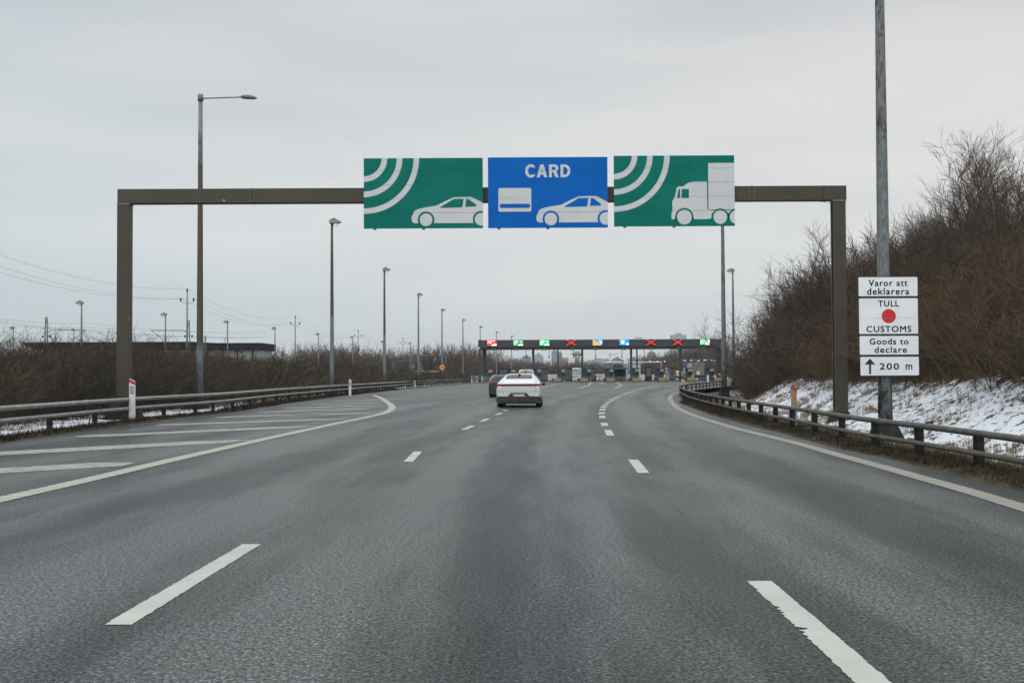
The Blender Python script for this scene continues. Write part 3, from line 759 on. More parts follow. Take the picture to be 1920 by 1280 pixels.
def clipx(pts, x1):
    out = []; n = len(pts)
    for i in range(n):
        a_, b_ = pts[i], pts[(i + 1) % n]
        if a_[0] <= x1: out.append(a_)
        if (a_[0] <= x1) != (b_[0] <= x1):
            t = (x1 - a_[0]) / (b_[0] - a_[0]); out.append((x1, a_[1] + t * (b_[1] - a_[1])))
    return out
def rrect(x0, y0, x1, y1, r, n=5, right=True):
    pts = []
    for cx, cy, a0 in ((x1 - r, y1 - r, 0), (x0 + r, y1 - r, 90), (x0 + r, y0 + r, 180), (x1 - r, y0 + r, 270)):
        if not right and a0 in (0, 270):
            pts.append((x1, y1 if a0 == 0 else y0)); continue
        for k in range(n + 1):
            a_ = R(a0 + 90 * k / n); pts.append((cx + r * math.cos(a_), cy + r * math.sin(a_)))
    return pts
def arc_band(r0, r1, n=24):
    a_ = [(r1 * math.cos(R(90 * k / n)), r1 * math.sin(R(90 * k / n))) for k in range(n + 1)]
    b_ = [(r0 * math.cos(R(90 * k / n)), r0 * math.sin(R(90 * k / n))) for k in range(n, -1, -1)]
    return a_ + b_
CARP = [(775, 960), (790, 945), (800, 912), (815, 886), (840, 868), (880, 852), (1000, 826), (1100, 812), (1145, 805), (1160, 797), (1270, 742), (1360, 697), (1395, 684), (1430, 679), (1640, 676), (1670, 679), (1700, 689), (1760, 722), (1842, 766), (1842, 1065), (815, 1065), (800, 1058), (786, 1048), (776, 1030), (774, 1010)]
WIN1 = [(1200, 832), (1206, 822), (1385, 719), (1400, 711), (1420, 708), (1553, 707), (1536, 818), (1530, 828), (1518, 832), (1208, 838)]
WIN2 = [(1593, 708), (1612, 708), (1635, 714), (1742, 793), (1746, 804), (1740, 814), (1725, 819), (1576, 823)]
def big_sign(px0, px1, pyt, pyb, bgm, label, kind):
    Ys = GY - 0.16
    ctr = (px0 + px1) / 2
    zt = P(ctr, pyt, Ys).z; zb = P(ctr, pyb, Ys).z; x0 = P(px0, 360, Ys).x; x1 = P(px1, 360, Ys).x
    root = empty('road_sign', ((x0 + x1) / 2, Ys, zb), label, 'road sign', 'big overhead signs on the gantry')
    og_ = root.location
    mb = MB(og_); mb.box(x0, x1, Ys, Ys + 0.05, zb, zt); pan = mb.build('panel', bgm, root)
    mb = MB(og_)
    for k in range(1, 5): zz = zb + (zt - zb) * (k / 5 + 0.02); mb.box(x0 + 0.01, x1 - 0.01, Ys - 0.0115, Ys - 0.0095, zz, zz + 0.0035)
    mb.build('panel_seam', M['seam'], pan)
    mb = MB(og_)
    for f in (0.09, 0.5): mb.box(x0 + (x1 - x0) * f - 0.04, x0 + (x1 - x0) * f + 0.04, Ys + 0.05, Ys + 0.155, zb - 0.03, zt - 0.1)
    mb.build('bracket', M['lampgrey'], root)
    return root, og_, x0, x1, zb, zt, Ys
def sign_map(u0, v0, u1, v1, x0, x1, zb, zt):
    fx = (x1 - x0) / (u1 - u0); fz = (zt - zb) / (v1 - v0)
    return lambda p: (x0 + (p[0] - u0) * fx, zt - (p[1] - v0) * fz)
def layer(root, og_, polys, mp, y, m, name, dy=0.003):
    first_ = None
    for pl in polys:
        mb = MB(og_); mb.plate([mp(p) for p in pl], y - dy, dy); o = mb.build(name, m, root)
        first_ = first_ or o
    return first_
def car_symbol(root, og_, mp, Ys, bgm, dx=0, dy=0, xr=1842):
    sh = lambda pl: [(x + dx, y + dy) for x, y in pl]
    c = layer(root, og_, [sh(CARP)], mp, Ys, M['sign_w'], 'car_symbol')
    layer(c, og_, [sh(WIN1), sh(WIN2), sh(circ(990, 1015, 125)), sh(circ(1815, 1010, 125, 40, 1842))], mp, Ys - 0.003, bgm, 'cutout')
    layer(c, og_, [sh(circ(990, 1015, 94)), sh(circ(1815, 1010, 94, 40, 1842))], mp, Ys - 0.006, M['sign_w'], 'wheel')
# sign 1
root, og_, x0, x1, zb, zt, Ys = big_sign(682, 905.3, 296.5, 428, M['sign_g'], 'green sign with radio arcs and a white car, leftmost on the gantry', 1)
mp = sign_map(56, 92, 1842, 1140, x0, x1, zb, zt)
layer(root, og_, [[(56 + a_, 92 + b_) for a_, b_ in arc_band(r0, r1)] for r0, r1 in ((269, 354), (496, 581), (749, 832))], mp, Ys, M['sign_w'], 'arc_symbol')
car_symbol(root, og_, mp, Ys, M['sign_g'])
# sign 2
root, og_, x0, x1, zb, zt, Ys = big_sign(915, 1139.3, 294.8, 427, M['sign_b'], 'blue overhead sign reading CARD with a payment card and white car', 2)
mp = sign_map(40, 84, 1833, 1134, x0, x1, zb, zt)
c = layer(root, og_, [rrect(196, 542, 688, 893, 22)], mp, Ys, M['sign_w'], 'card_symbol')
layer(c, og_, [rrect(214, 776, 671, 838, 29)], mp, Ys - 0.003, M['sign_b'], 'magnetic_strip')
car_symbol(root, og_, mp, Ys, M['sign_b'], -10, -10, 1833)
def ell(cx, cy, rx, ry, a0, a1, n=18): return [(cx + rx * math.cos(R(a0 + (a1 - a0) * k / n)), cy + ry * math.sin(R(a0 + (a1 - a0) * k / n))) for k in range(n + 1)]
LC = ell(682, 289, 83, 100, 32, 328, 30) + [(712, 236)] + ell(682, 289, 39, 62, 315, 45, 26) + [(712, 342)]
LA = [(772, 384), (826, 194), (876, 194), (929, 384), (883, 384), (872, 344), (829, 344), (818, 384)]
LR_ = [(956, 384), (956, 194)] + ell(1042, 250, 55, 56, -90, 62, 10) + [(1101, 384), (1052, 384), (1020, 308), (999, 308), (999, 384)]
LD = [(1129, 384), (1129, 194)] + ell(1192, 289, 84, 95, -90, 90, 18)
lt = layer(root, og_, [LC, LA, LR_, LD], mp, Ys, M['sign_w'], 'letter')
layer(lt, og_, [[(838, 312), (850, 256), (863, 312)], [(999, 230)] + ell(1032, 250.5, 23, 21, -90, 90, 8) + [(999, 272)], [(1171, 231)] + ell(1188, 289, 46, 58, -90, 90, 12) + [(1171, 347)]], mp, Ys - 0.003, M['sign_b'], 'letter_counter')
# sign 3
root, og_, x0, x1, zb, zt, Ys = big_sign(1151.2, 1377.3, 291.8, 424, M['sign_g'], 'green sign with radio arcs and a white truck, rightmost on the gantry', 3)
mp = sign_map(50, 56, 1855, 1110, x0, x1, zb, zt)
layer(root, og_, [[(50 + a_, 56 + b_) for a_, b_ in arc_band(r0, r1)] for r0, r1 in ((270, 354), (500, 583), (755, 838))], mp, Ys, M['sign_w'], 'arc_symbol')
CAB = [(908, 905), (922, 900), (922, 742), (935, 715), (962, 665), (990, 545), (998, 528), (1018, 520), (1090, 519), (1130, 484), (1180, 458), (1250, 447), (1425, 445), (1438, 450), (1441, 462), (1446, 866), (1446, 1008), (912, 1008), (908, 1000)]
BOX = rrect(1462, 170, 1855, 874, 18, 4, right=False)
CHS = [(1446, 866), (1855, 866), (1855, 915), (1508, 915), (1502, 990), (1490, 1003), (1446, 1003)]
c = layer(root, og_, [CAB, [(x, y) for x, y in BOX], CHS], mp, Ys, M['sign_w'], 'truck_symbol')
layer(c, og_, [[(1018, 558), (1040, 558), (1040, 690), (992, 690)], rrect(1062, 558, 1172, 692, 6), circ(1100, 977, 138), circ(1637, 980, 130), circ(1880, 980, 130, 40, 1855), [(960, 985), (1240, 985), (1240, 1016), (960, 1016)]], mp, Ys - 0.003, M['sign_g'], 'cutout')
layer(c, og_, [circ(1100, 977, 110), circ(1637, 980, 101), circ(1880, 980, 101, 40, 1855)], mp, Ys - 0.006, M['sign_w'], 'wheel')

# ------------------------------------------------------------------ customs sign on the lamp post
SY = lr.location.y - 0.24
cs0 = P(1665, 705, SY)
croot = empty('customs_sign', (cs0.x, SY, cs0.z), 'stack of four white plates about customs on the right lamp post', 'road sign')
oc = croot.location
def zm(u, v): q = P(1560 + u / 3.765, 490 + v / 3.765, SY); return (q.x, q.z)
def cplate(u0, v0, u1, v1, words, lb, extra=None):
    a0 = zm((u0 + u1) / 2, v1)[1]; a1 = zm((u0 + u1) / 2, v0)[1]; xa = zm(u0, (v0 + v1) / 2)[0]; xb = zm(u1, (v0 + v1) / 2)[0]
    mb = MB(oc); mb.plate(rrect(xa, a0, xb, a1, 0.035), SY - 0.012, 0.012); pl = mb.build('sign_plate', M['navy'], croot); pl['label'] = lb
    mb = MB(oc); mb.plate(rrect(xa + 0.014, a0 + 0.016, xb - 0.014, a1 - 0.016, 0.022), SY - 0.016, 0.004); mb.build('face', M['plate_w'], pl)
    it = []
    for (s, ua, ub, vt, vb, *sp) in words:
        q0 = zm(ua, vb); q1 = zm(ub, vt); it.append((s, q0[0], q1[0], q0[1], q1[1], *sp))
    it = [(t_[0], t_[1] + o1, t_[2] + o1, t_[3] + o2, t_[4] + o2, *t_[5:]) for t_ in it for o1, o2 in ((-0.004, -0.003), (0.004, -0.003), (-0.004, 0.003), (0.004, 0.003))]
    lettering(pl, it, SY - 0.0185, M['black'], oc)
    return pl
cplate(182, 107, 606, 250, [('Varor att', 258, 530, 130, 175, 1.15), ('deklarera', 247, 543, 188, 235, 1.15)], 'plate reading Varor att deklarera')
pl = cplate(186, 256, 609, 516, [('TULL', 325, 470, 277, 319, 1.15), ('CUSTOMS', 243, 557, 455, 499, 1.15)], 'plate reading TULL CUSTOMS around a red disc')
q0 = zm(399, 386); rr = (zm(449, 386)[0] - q0[0])
mb = MB(oc); mb.plate(circ(q0[0], q0[1], rr), SY - 0.019, 0.003); mb.build('disc', M['dot_r'], pl)
mb = MB(oc); xa = zm(192, 400)[0]; xb = zm(604, 400)[0]; zz = zm(399, 401)[1]; mb.box(xa, xb, SY - 0.0198, SY - 0.0165, zz, zz + 0.003); mb.build('seam', M['grey'], pl)
cplate(190, 521, 613, 662, [('Goods to', 265, 537, 543, 586, 1.15), ('declare', 300, 525, 601, 645, 1.15)], 'plate reading Goods to declare')
pl = cplate(195, 668, 616, 809, [('200', 336, 470, 718, 763, 1.2), ('m', 520, 564, 728, 762)], 'plate with an up arrow and 200 m')
AR = [(267, 685), (304, 727), (274, 727), (274, 795), (260, 795), (260, 727), (229, 727)]
mb = MB(oc); mb.plate([zm(*p) for p in AR], SY - 0.019, 0.003); mb.build('arrow', M['black'], pl)
mb = MB(oc)
for v in (150, 300, 470, 590, 740):
    zz = zm(399, v)[1]; mb.box(cs0.x - 0.55, cs0.x + 0.55, SY, SY + 0.035, zz - 0.02, zz + 0.02)
    mb.tube([(lr.location.x, lr.location.y, zz - 0.025), (lr.location.x, lr.location.y, zz + 0.025)], 0.178, 16)
mb.build('clamp', M['lampgrey'], croot)

# orange 30 sign on the lamp post
lp5 = [o for o in bpy.data.objects if o.get('label', '').startswith('lamp post behind the round')][0]
sy = lp5.location.y - 0.3; c0 = P(829, 688.5, sy)
M['sign_o'] = mat('orange_sign_face', (0.78, 0.36, 0.02), 0.45); M['sign_r'] = mat('red_sign_edge', (0.5, 0.05, 0.02), 0.45)
def speed_sign(c0, rad, label, txt='30'):
    root = empty('speed_sign', (c0.x, c0.y, 0), label, 'speed sign', 'round orange speed signs')
    og_ = root.location
    mb = MB(og_); mb.plate(circ(c0.x, c0.z, rad, 28), c0.y, 0.04); d = mb.build('disc', M['sign_r'], root)
    mb = MB(og_); mb.plate(circ(c0.x, c0.z, rad * 0.76, 28), c0.y - 0.012, 0.012); mb.build('face', M['sign_o'], d)
    lettering(d, [(txt, c0.x - rad * .45, c0.x + rad * .45, c0.z - rad * .32, c0.z + rad * .32)], c0.y - 0.018, M['black'], og_, bold=0.02)
    return root
r_ = speed_sign(c0, 0.52, 'round orange and red sign reading 30 on the fifth lamp post')
mb = MB(r_.location); mb.box(c0.x - 0.3, c0.x + 0.3, sy + 0.04, sy + 0.16, c0.z - 0.04, c0.z + 0.04); mb.build('clamp', M['lampgrey'], r_)

# ------------------------------------------------------------------ toll station
TY = 220.0
M['fascia'] = mat('dark_grey_cladding', (0.036, 0.041, 0.048), 0.55, c2=(0.044, 0.049, 0.056), scale=0.4)
M['steel_d'] = mat('dark_steel', (0.012, 0.015, 0.020), 0.5, 0.0, c2=(0.02, 0.023, 0.03), scale=1)
M['steel_b'] = mat('blue_grey_steel', (0.035, 0.055, 0.085), 0.5)
M['booth'] = mat('booth_cladding', (0.030, 0.036, 0.042), 0.5, c2=(0.05, 0.055, 0.06), scale=1)
M['boothgl'] = mat('booth_glass', (0.012, 0.035, 0.038), 0.12, spec=0.6)
M['cyan'] = mat('blue_booth_poster', (0.01, 0.05, 0.09), 0.5)
M['kioskgl'] = mat('pale_glass', (0.26, 0.29, 0.28), 0.2, c2=(0.38, 0.41, 0.40), scale=1.0)
M['yellow'] = mat('dirty_yellow_paint', (0.30, 0.24, 0.10), 0.7, c2=(0.24, 0.20, 0.10), scale=1.5)
M['kerb'] = mat('kerb_concrete', (0.12, 0.12, 0.115), 0.85, c2=(0.20, 0.20, 0.19), scale=1.2)
M['snowp'] = mat('snow', (0.68, 0.70, 0.74), 0.8)
ztop = P(1121, 636.3, TY).z; zmid = P(1121, 649.7, TY).z; zbot = P(1121, 653.2, TY).z
xl = P(896.5, 650, TY).x; xr = P(1352.5, 650, TY).x
tr = empty('toll_canopy', ((xl + xr) / 2, TY, 0), 'long dark toll station canopy on slim pillars spanning all the lanes', 'toll station')
ot = tr.location
mb = MB(ot); mb.box(xl, xr, TY, TY + 0.5, zmid, ztop); mb.build('fascia', M['fascia'], tr)
mb = MB(ot); mb.box(xl + 0.35, xr - 0.35, TY + 0.12, TY + 9, zbot, zmid - 0.01); mb.box(xl + 0.2, xr - 0.2, TY + 0.51, TY + 9.5, ztop - 0.55, ztop - 0.35); mb.build('roof', M['steel_d'], tr)
mb = MB(ot)
for k in range(26):
    x = xl + 0.3 + k * (xr - xl - 0.6) / 25; mb.box(x - 0.012, x + 0.012, TY - 0.006, TY - 0.001, zmid + 0.02, ztop - 0.02)
mb.build('cladding_joint', M['steel_d'], tr)
for (pa, pb, Yp, mm) in ((896.7, 901.4, TY + 0.1, 'fascia'), (905.5, 911.5, TY + 6.5, 'steel_b'), (997.6, 1002.4, TY + 0.6, 'fascia'), (1045.2, 1047.6, TY + 0.6, 'steel_d'), (1090.3, 1094.0, TY + 0.6, 'fascia'), (1182.2, 1186.2, TY + 0.6, 'fascia'), (1194.0, 1196.2, TY + 3, 'steel_d'), (1274.3, 1279.0, TY + 0.6, 'fascia'), (1344.5, 1352.6, TY + 0.1, 'steel_d')):
    a_, b_ = P(pa, 690, Yp).x, P(pb, 690, Yp).x; Y0 = Yp + 0.41
    mb = MB(ot); mb.box(a_, b_, Y0, Y0 + 0.55, 0, zbot + 0.02); mb.build('pillar', M[mm], tr)
mb = MB(ot)
for k in range(16):
    x = xl + 1.5 + k * 2.85; mb.tube([(x, TY + 0.45, ztop - 0.34), (x, TY + 0.45, ztop + 0.06)], 0.012, 5)
q = P(1197, 633, TY + 3)
for dx in (-0.7, -0.35, 0, 0.3, 0.65): mb.tube([(q.x, TY + 3, ztop - 0.35), (q.x + dx, TY + 3, ztop + 0.42 + 0.05 * abs(dx))], 0.03, 5)
mb.box(q.x - 0.85, q.x + 0.85, TY + 2.9, TY + 3.1, ztop + 0.36, ztop + 0.44)
mb.build('roof_aerial', M['steel_d'], tr)

def emis(name, c, e): return mat(name, c, 0.4, emit=e)
M['e_red'] = emis('led_red', (0.72, 0.02, 0.035), 0.75); M['e_white'] = emis('led_white', (0.86, 0.93, 0.86), 0.75)
M['e_green'] = emis('led_green', (0.0, 0.55, 0.16), 0.75); M['e_green2'] = emis('led_green_dim', (0.0, 0.28, 0.11), 0.7)
M['e_blue'] = emis('led_blue', (0.0, 0.30, 0.75), 0.8); M['e_orange'] = emis('led_orange', (0.95, 0.42, 0.06), 0.85); M['e_black'] = mat('display_black', (0.02, 0.02, 0.022), 0.4)
def display(px, label, kind):
    c = P(px, 643, TY - 0.18); W_, H_ = 1.86, 1.12
    zc = zmid + (ztop - zmid) * 0.57
    root = empty('lane_display', (c.x, TY - 0.18, zc), label, 'display', 'displays above the toll lanes')
    bgm = {'red': 'e_red', 'g': 'e_green', 'g2': 'e_green2', 'x': 'fascia', 'ob': 'e_blue', 'b': 'e_blue', 'gt': 'e_green'}[kind]
    mb = MB(); mb.box(-W_ / 2, W_ / 2, -0.02, 0.17, -H_ / 2, H_ / 2); pn = mb.build('panel', M['e_black'], root)
    if kind != 'x':
        mb = MB(); mb.box(-W_ / 2 + .03, W_ / 2 - .03, -0.025, -0.021, -H_ / 2 + .03, H_ / 2 - .03); mb.build('screen', M[bgm], root)
    def L(polys, m, nm, k=1):
        mb = MB()
        for pl in polys: mb.plate(pl, -0.03 - 0.006 * k, 0.005)
        return mb.build(nm, M[m], root)
    def bar(a_, b_, t):
        a_ = Vector(a_); b_ = Vector(b_); n = (b_ - a_).normalized(); n = Vector((-n.y, n.x)) * t / 2
        return [tuple(a_ - n), tuple(b_ - n), tuple(b_ + n), tuple(a_ + n)]
    w2, h2 = W_ / 2 - .04, H_ / 2 - .04
    if kind == 'x':
        L([bar((-w2, -h2), (w2, h2), 0.19)], 'e_red', 'red_cross', 1); L([bar((-w2, h2), (w2, -h2), 0.19)], 'e_red', 'red_cross', 2)
    carp = [(-0.12, -h2), (-0.10, -h2 + .13), (0.08, -h2 + .2), (0.3, -h2 + .36), (0.7, -h2 + .38), (w2, -h2 + .28), (w2, -h2)]
    if kind == 'red':
        lettering(root, [('FORDELAR', -w2 + .06, w2 - .32, h2 - .28, h2 - .05), ('BUSS', -w2 + .06, -0.05, h2 - .58, h2 - .36)], -0.036, M['e_white'], (0, 0, 0), bold=0.03)
        L([carp], 'e_white', 'car_symbol')
    if kind in ('g', 'g2', 'gt'):
        arcs = [[(-w2 + a_, h2 - b_) for a_, b_ in arc_band(r0, r1, 10)] for r0, r1 in ((.24, .36), (.50, .62), (.78, .90))]
        L(arcs, 'e_white', 'arc_symbol')
        if kind == 'gt':
            L([[(-0.02, -h2), (0.05, -0.1), (0.22, 0.22), (0.5, 0.40), (w2, 0.46), (w2, -h2)]], 'e_white', 'truck_symbol')
        else:
            L([carp], 'e_white', 'car_symbol'); lettering(root, [('KORT', 0.30, w2 - .05, 0.10, 0.36)], -0.036, M['e_white'], (0, 0, 0), bold=0.04)
    if kind == 'ob':
        L([[(-w2, h2), (-w2, -h2), (w2 * .8, -h2)]], 'e_orange', 'road_works_symbol'); L([rrect(-0.62, -0.12, -0.5, 0.12, .05), [(-0.75, -0.3), (-0.35, -0.4), (-0.35, -0.33), (-0.7, -0.22)]], 'e_black', 'figure_symbol', 2)
        lettering(root, [('CARD', 0.0, w2 - .05, 0.16, 0.42)], -0.036, M['e_white'], (0, 0, 0), bold=0.03)
        L([rrect(0.4, -0.18, w2 - .04, 0.08, .04)], 'e_white', 'card_symbol')
    if kind == 'b':
        lettering(root, [('CARD', -w2 + .06, 0.1, 0.20, 0.46)], -0.036, M['e_white'], (0, 0, 0), bold=0.03)
        L([rrect(-0.55, -0.25, 0.02, 0.10, .08), rrect(0.35, -h2 + .05, w2 - .04, -0.12, .05)], 'e_white', 'card_symbol')
    return root
for px, kd, lb in ((922.3, 'red', 'red lit display with white writing above the leftmost toll lane'), (971.8, 'g2', 'dim green display with arcs and a car, second from the left on the canopy'),
                   (1021.0, 'g', 'bright green display with arcs and a car, third from the left'), (1070.9, 'x', 'red cross display nearest the middle of the canopy, left of the orange and blue one'),
                   (1120.5, 'ob', 'orange and blue display reading CARD'), (1170.5, 'b', 'all blue display reading CARD'),
                   (1220.7, 'x', 'red cross display just right of the blue display'), (1270.8, 'x', 'red cross display in front of the tall glass tower'), (1321.8, 'gt', 'green display with arcs and a white truck above the rightmost toll lane')):
    display(px, lb, kd)
# things hanging under the canopy
hr = None
for px in (939.5, 986.5, 1029.5, 1075, 1117, 1166.3, 1208, 1257.5, 1303.6):
    c = P(px, 668.5, TY + 4)
    if hr is None:
        hr = empty('hanging_detector', (c.x, TY + 4, zbot), 'thin rod with a round detector hanging under the toll canopy', 'detector', 'detectors hanging under the canopy')
        mb = MB(); mb.tube([(0, 0, 0), (0, 0, -1.45)], 0.05, 8); mb.build('rod', M['steel_d'], hr)
        mb = MB(); mb.sphere((0, 0, -1.55), 0.15, 10); mb.build('detector_head', M['steel_d'], hr)
    else: copy_tree(hr, loc=(c.x, TY + 4, zbot))
hc = None
for px in (926, 968, 1020.5, 1073, 1115.5, 1169, 1221.5, 1273, 1318):
    c = P(px, 655, TY + 0.06)
    if hc is None:
        hc = empty('lane_camera', (c.x, TY + 0.02, zbot), 'pair of small camera boxes on a bracket under the toll canopy edge', 'camera', 'camera pairs under the canopy')
        mb = MB(); mb.box(-0.3, 0.3, 0.0, 0.08, -0.05, 0.12); mb.build('bracket', M['lampgrey'], hc)
        for s_ in (-0.22, 0.22):
            mb = MB(); mb.box(s_ - 0.11, s_ + 0.11, -0.25, 0.2, -0.32, -0.06); mb.build('camera_box', M['steel_d'], hc)
    else: copy_tree(hc, loc=(c.x, TY + 0.02, zbot))
# islands with their bumpers, booths
isl = None; bth = None; n_ = 0
names_i = ['leftmost visible', 'second', 'third', 'fourth', 'fifth', 'sixth', 'seventh']
for k, px in enumerate((1045.5, 1096.0, 1145.5, 1194.5, 1243.5, 1297.5, 1348.0)):
    q = G(px, 716.2); q.y = 211; x = P(px, 716, 211).x
    lb = names_i[k] + ' toll island from the left with a yellow bumper nose'
    if isl is None:
        isl = empty('toll_island', (x, 211, 0), lb, 'toll island', 'islands between the toll lanes')
        mb = MB(); pl = [(0.75 * math.cos(R(a_)), 0.55 + 0.75 * math.sin(R(a_)) * 0.75) for a_ in range(180, 361, 20)] + [(0.75, 1.1), (-0.75, 1.1)]
        mb.slab(pl, 0.12, 0.72); mb.build('bumper', M['yellow'], isl)
        mb = MB(); mb.slab([(1.02 * p[0] / 0.75 * 0.75, p[1] - 0.02) for p in pl[:10]] + [(0.8, 1.1), (-0.8, 1.1)], -0.02, 0.12); mb.build('bumper_foot', M['steel_d'], isl)
        mb = MB(); mb.box(-0.9, 0.9, 1.12, 26, -0.02, 0.2); mb.build('kerb_platform', M['kerb'], isl)
        mb = MB(); mb.box(-0.85, -0.72, 1.12, 7, 0.2, 0.62); mb.build('side_barrier', M['steel_d'], isl)
        mb = MB(); mb.box(0.72, 0.85, 1.12, 7, 0.2, 0.62); mb.build('side_barrier', M['steel_d'], isl)
    else: copy_tree(isl, label=lb, loc=(x, 211, 0))
bl = ['toll booth at the far left behind the end pillar', 'toll booth just left of the white van roof', 'toll booth right of the white van, beside the second front pillar', 'toll booth beside the thin black pillar', 'toll booth under the orange and blue display', 'toll booth in front of the flat glass kiosk', 'toll booth between the two pillars next to the green board', 'toll booth left of the striped post', 'toll booth left of the grey truck', 'toll booth right of the grey truck']
for k, (px, sg) in enumerate(((915.5, 1), (958.5, 1), (1007.5, 1), (1052.5, 1), (1101, 1), (1143, 1), (1191, 1), (1237.5, 1), (1290, 1), (1331, 1))):
    c = P(px, 700, 217)
    if bth is None:
        bth = empty('toll_booth', (c.x, 217, 0.2), bl[0], 'toll booth', 'booths of the toll station')
        mb = MB(); mb.box(-0.72, 0.72, 0, 2.4, 0, 0.85); mb.build('base', M['booth'], bth)
        mb = MB(); mb.box(-0.70, -0.02, 0.03, 2.37, 0.86, 2.15); mb.build('payment_panel', M['steel_d'], bth)
        mb = MB(); mb.plate(circ(-0.36, 1.35, 0.27, 18), 0.012, 0.017); mb.build('poster', M['cyan'], bth)
        mb = MB(); mb.box(0.0, 0.70, 0.03, 2.37, 0.86, 1.62); mb.build('window', M['boothgl'], bth)
        mb = MB(); mb.box(0.0, 0.70, 0.03, 2.37, 1.63, 2.15); mb.build('top_panel', M['kioskgl'], bth)
        mb = MB(); mb.box(-0.82, 0.82, -0.15, 2.6, 2.16, 2.32); mb.build('roof', M['booth'], bth)
        for xb_ in (-0.75, 0.45): mb = MB(); mb.box(xb_, xb_ + 0.2, -0.5, -0.3, -0.2, 0.75); mb.build('bollard', M['lampgrey'], bth)
    else: copy_tree(bth, label=bl[k], loc=(c.x, 217, 0.2))
ksk = None
kl = ['pale glass shelter left of the second toll booth', 'pale glass shelter right of the third toll booth', 'pale glass shelter right of the thin black pillar', 'pale glass shelter right of the fifth toll booth', 'pale glass shelter left of the grey truck']
for k, px in enumerate((943.5, 1021, 1066, 1110, 1261)):
    c = P(px, 700, 232)
    if ksk is None:
        ksk = empty('glass_shelter', (c.x, 232, 0), kl[0], 'shelter', 'glass shelters behind the booths')
        mb = MB(); mb.box(-0.6, 0.6, 0, 2, 0.15, 2.4); mb.build('glazing', M['kioskgl'], ksk)
        mb = MB()
        for x in (-0.62, 0, 0.62): mb.box(x - 0.045, x + 0.045, -0.05, -0.002, 0, 2.4)
        mb.box(-0.66, 0.66, -0.06, -0.003, 0.0, 0.45); mb.build('frame', M['lampgrey'], ksk)
        mb = MB(); mb.box(-0.75, 0.75, -0.2, 2.2, 2.41, 2.58); mb.build('roof', M['steel_b'], ksk)
    else: copy_tree(ksk, label=kl[k], loc=(c.x, 232, 0))
# staff kiosk, flat glass building
c0 = P(1151, 700, 236).x; c1 = P(1174, 700, 236).x
kb = empty('staff_building', ((c0 + c1) / 2, 236, 0), 'low glazed staff building with flat roof behind the toll lanes', 'building'); ob = kb.location
zt = P(1160, 689, 236).z
mb = MB(ob); mb.box(c0, c1, 236, 242, 0, 0.9); mb.build('wall', M['kerb'], kb)
for k in range(3):
    a_ = c0 + (c1 - c0) * k / 3 + 0.05; mb = MB(ob); mb.box(a_, a_ + (c1 - c0) / 3 - 0.1, 236.05, 241.9, 0.91, zt - 0.3); mb.build('window', M['boothgl'], kb)
mb = MB(ob); mb.box(c0 - 0.4, c1 + 0.4, 235.6, 242.4, zt - 0.29, zt); mb.build('roof', M['lampgrey'], kb)
mb = MB(ob); mb.box(c0 + .1, c1 - 0.6, 237, 242, zt + .01, zt + 0.55); mb.build('roof_plant', M['booth'], kb)
c0 = P(1210.5, 700, 226).x; c1 = P(1222.5, 700, 226).x; zt = P(1216, 687, 226).z
ob_ = empty('guard_box', ((c0 + c1) / 2, 226, 0), 'tall narrow grey guard box between the green board and the striped post', 'booth'); ob = ob_.location
mb = MB(ob); mb.box(c0, c1, 226, 227.4, 0, 1.0); mb.build('base', M['booth'], ob_)
for x in (c0, c1 - 0.15): mb = MB(ob); mb.box(x, x + 0.15, 226, 227.4, 1.01, zt - .21); mb.build('corner_post', M['booth'], ob_)
mb = MB(ob); mb.box(c0 + 0.16, c1 - 0.16, 226.1, 227.3, 1.02, zt - 0.22); mb.build('window', M['kioskgl'], ob_)
mb = MB(ob); mb.box(c0 - 0.1, c1 + 0.1, 225.9, 227.5, zt - 0.2, zt); mb.build('roof', M['booth'], ob_)
# striped posts
M['stripe'] = None
def stripe_mat():
    m, nt, b = nmat('blue_orange_stripes')
    tc = node(nt, 'ShaderNodeTexCoord'); sep = node(nt, 'ShaderNodeSeparateXYZ'); nt.links.new(tc.outputs['Object'], sep.inputs[0])
    v = mth(nt, 'FRACT', mth(nt, 'MULTIPLY', mth(nt, 'ADD', sep.outputs[2], sep.outputs[0]), 1.35))
    f = mth(nt, 'GREATER_THAN', v, 0.5)
    nt.links.new(mixc(nt, f, (0.50, 0.27, 0.06), (0.02, 0.14, 0.32)), b.inputs['Base Color']); return m
M['stripe'] = stripe_mat()
for px, lb, hh in ((1249.7, 'tall post with blue and orange stripes right of a toll booth', 2.5), (1283, 'striped post beside the pillar left of the grey truck', 2.4)):
    c = P(px, 700, 215)
    r_ = empty('striped_post', (c.x, 215, 0.0), lb, 'post', 'striped posts at the toll islands')
    mb = MB(); mb.tube([(0, 0, 0.15), (0, 0, hh)], 0.17, 12); mb.build('shaft', M['stripe'], r_)
    mb = MB(); mb.tube([(0, 0, 0), (0, 0, 0.15)], 0.24, 12); mb.build('foot', M['steel_d'], r_)
